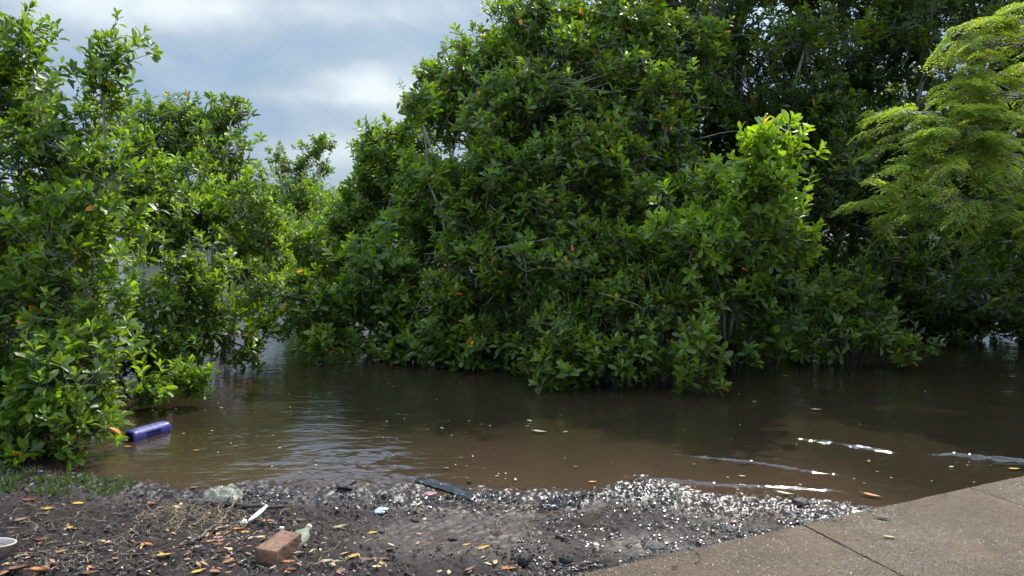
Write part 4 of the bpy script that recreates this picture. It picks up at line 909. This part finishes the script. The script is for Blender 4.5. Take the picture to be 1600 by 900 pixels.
def crushed_bottle():
    rs = np.random.RandomState(8); n = 26; th = np.arange(n) * 2 * np.pi / n; rings = []
    prof = [(0, .0), (.0, .022), (.008, .030), (.03, .032), (.05, .028), (.07, .032), (.09, .030), (.11, .033), (.13, .024), (.145, .014), (.15, .0125), (.165, .0125)]
    for x, r in prof:
        w_ = 1 + .30 * (vn(np.cos(th) * 1.5 + x * 30, np.sin(th) * 1.5 + 4, 21) - .5) * 2 * (x > 0) * (x < .13)
        rings.append(np.stack([np.full(n, x - .07), np.cos(th) * r * w_ * 1.15, np.sin(th) * r * w_ * .8], 1))
    v, f = loft(rings); root = empty('clear_bottle', (*at(466, 852, .06)[:2], 0), 'crushed clear plastic bottle standing against the back of the brick', 'bottle')
    m_ = mat('cloudy clear plastic', (.55, .55, .42), .14, .5, (40, .008), None, Transmission_Weight=.5, IOR=1.2, Alpha=.6)
    root.location[2] = gz(root.location[0], root.location[1]) + .026; root.rotation_euler = (R(10), R(-14), R(74)); mesh_np('body', v, f, m_, root)
    c = [np.stack([np.full(n, x), np.cos(th) * r, np.sin(th) * r], 1) for x, r in ((.0, 0.001), (0, .0145), (.014, .0145), (.014, .001))]
    v, f = loft(c); o = mesh_np('cap', v + (.094, 0, 0), f, mat('pale cap', (.55, .5, .38), .4), root)
crushed_bottle()
def plastic_bag():
    rs = np.random.RandomState(12); nx, ny = 44, 26; X, Y, q = grid(np.linspace(-1, 1, nx), np.linspace(-1, 1, ny)); c = at(347, 771, .05); r = X ** 2 + Y ** 2
    x = X * .115 * (1 - .12 * Y ** 2) + (fbm(X, Y, 2, 3, 3) - .5) * .05; y = Y * .10 * (1 - .2 * X ** 2) + (fbm(X, Y, 2, 3, 7) - .5) * .05
    z = .052 * np.clip(1 - r, 0, 1) ** .5 + np.abs(fbm(X, Y, 2.6, 4, 9) - .5) * .09
    o = mesh_np('plastic_bag', np.stack([x, y, z], 1), [q], mat('crumpled clear plastic', (.38, .36, .28), .14, .6, (30, .006), (14, .35), Transmission_Weight=.3, IOR=1.2, Alpha=.62)); o.modifiers.new('thick', 'SOLIDIFY').thickness = .0015
    o.location = (c[0], c[1], max(0, gz(c[0], c[1])) - .004); tag(o, 'crumpled translucent plastic bag at the waterline behind the dark stick', 'bag')
plastic_bag()
def shard():
    c = at(392, 814, .05); n = 14; V = []
    for i in range(n):
        t = i / (n - 1); w_ = .016 * math.sin(math.pi * (.08 + .86 * t)) ** .7
        for j in range(5): s = j / 2 - 1; V.append((t * .13, s * w_, .012 * (1 - s * s) * -1 + .016 + .02 * t * t))
    i = np.arange(4)[None] + np.arange(n - 1)[:, None] * 5; q = np.stack([i, i + 1, i + 6, i + 5], -1).reshape(-1, 4); m_ = mat('white plastic', (.72, .74, .74), .3)
    o = mesh_np('plastic_shard', np.array(V), [q], m_); o.modifiers.new('t', 'SOLIDIFY').thickness = .0018; o.location = (c[0], c[1] - .02, gz(c[0], c[1]) + .004); o.rotation_euler = (0, R(-8), R(62)); tag(o, 'white curved plastic shard below the dark stick', 'shard')
    lump(381, 814, .05, .035, 'plastic_scrap', 'round white plastic scrap beside the curved shard', m_, 'scrap', 23)
    lump(440, 824, .032, .02, 'stone', 'small white stone between the shard and the brick', mat('white stone', (.5, .47, .42), .6), 'stone', 24)
shard()
def cup():
    c = at(-14, 880, .05); n = 48; th = np.arange(n) * 2 * np.pi / n; root = empty('plastic_tub', (c[0], c[1], gz(c[0], c[1])), 'white plastic tub half sunk in mud at the left edge', 'tub')
    mw = mat('white tub', (.36, .31, .27), .45, .5, None, (9, .2)); ms = mat('mud in tub', (.10, .065, .048), .45, .5, (40, .01), (20, .4))
    sq = lambda r, z: np.stack([np.cos(th) * r * 1.25, np.sin(th) * r * .95, np.full(n, z)], 1)
    v, f = loft([sq(.066, 0), sq(.076, .052), sq(.081, .053), sq(.082, .059), sq(.076, .060), sq(.072, .05), sq(.064, .012)], True, False); mesh_np('wall', v, f, mw, root)
    v, f = loft([sq(.069, .034) + np.stack([0 * th, 0 * th, .003 * np.sin(5 * th)], 1), sq(.03, .040), sq(.001, .042)], False, True); mesh_np('filling', v, f, ms, root); root.rotation_euler = (R(-6), R(4), R(8))
    P = np.array([at(29, 846, .1), at(28, 856, .08), at(26, 867, .06)]); P[0, 2] = .10; P[1, 2] = .07; P[2, 2] = .05
    stick('thin_twig', [(29, 850), (24, 868)], .002, .0015, 'short pale straw leaning on the tub\'s rim', M_twig, .02, 0, 'twig', seed=21)
cup()
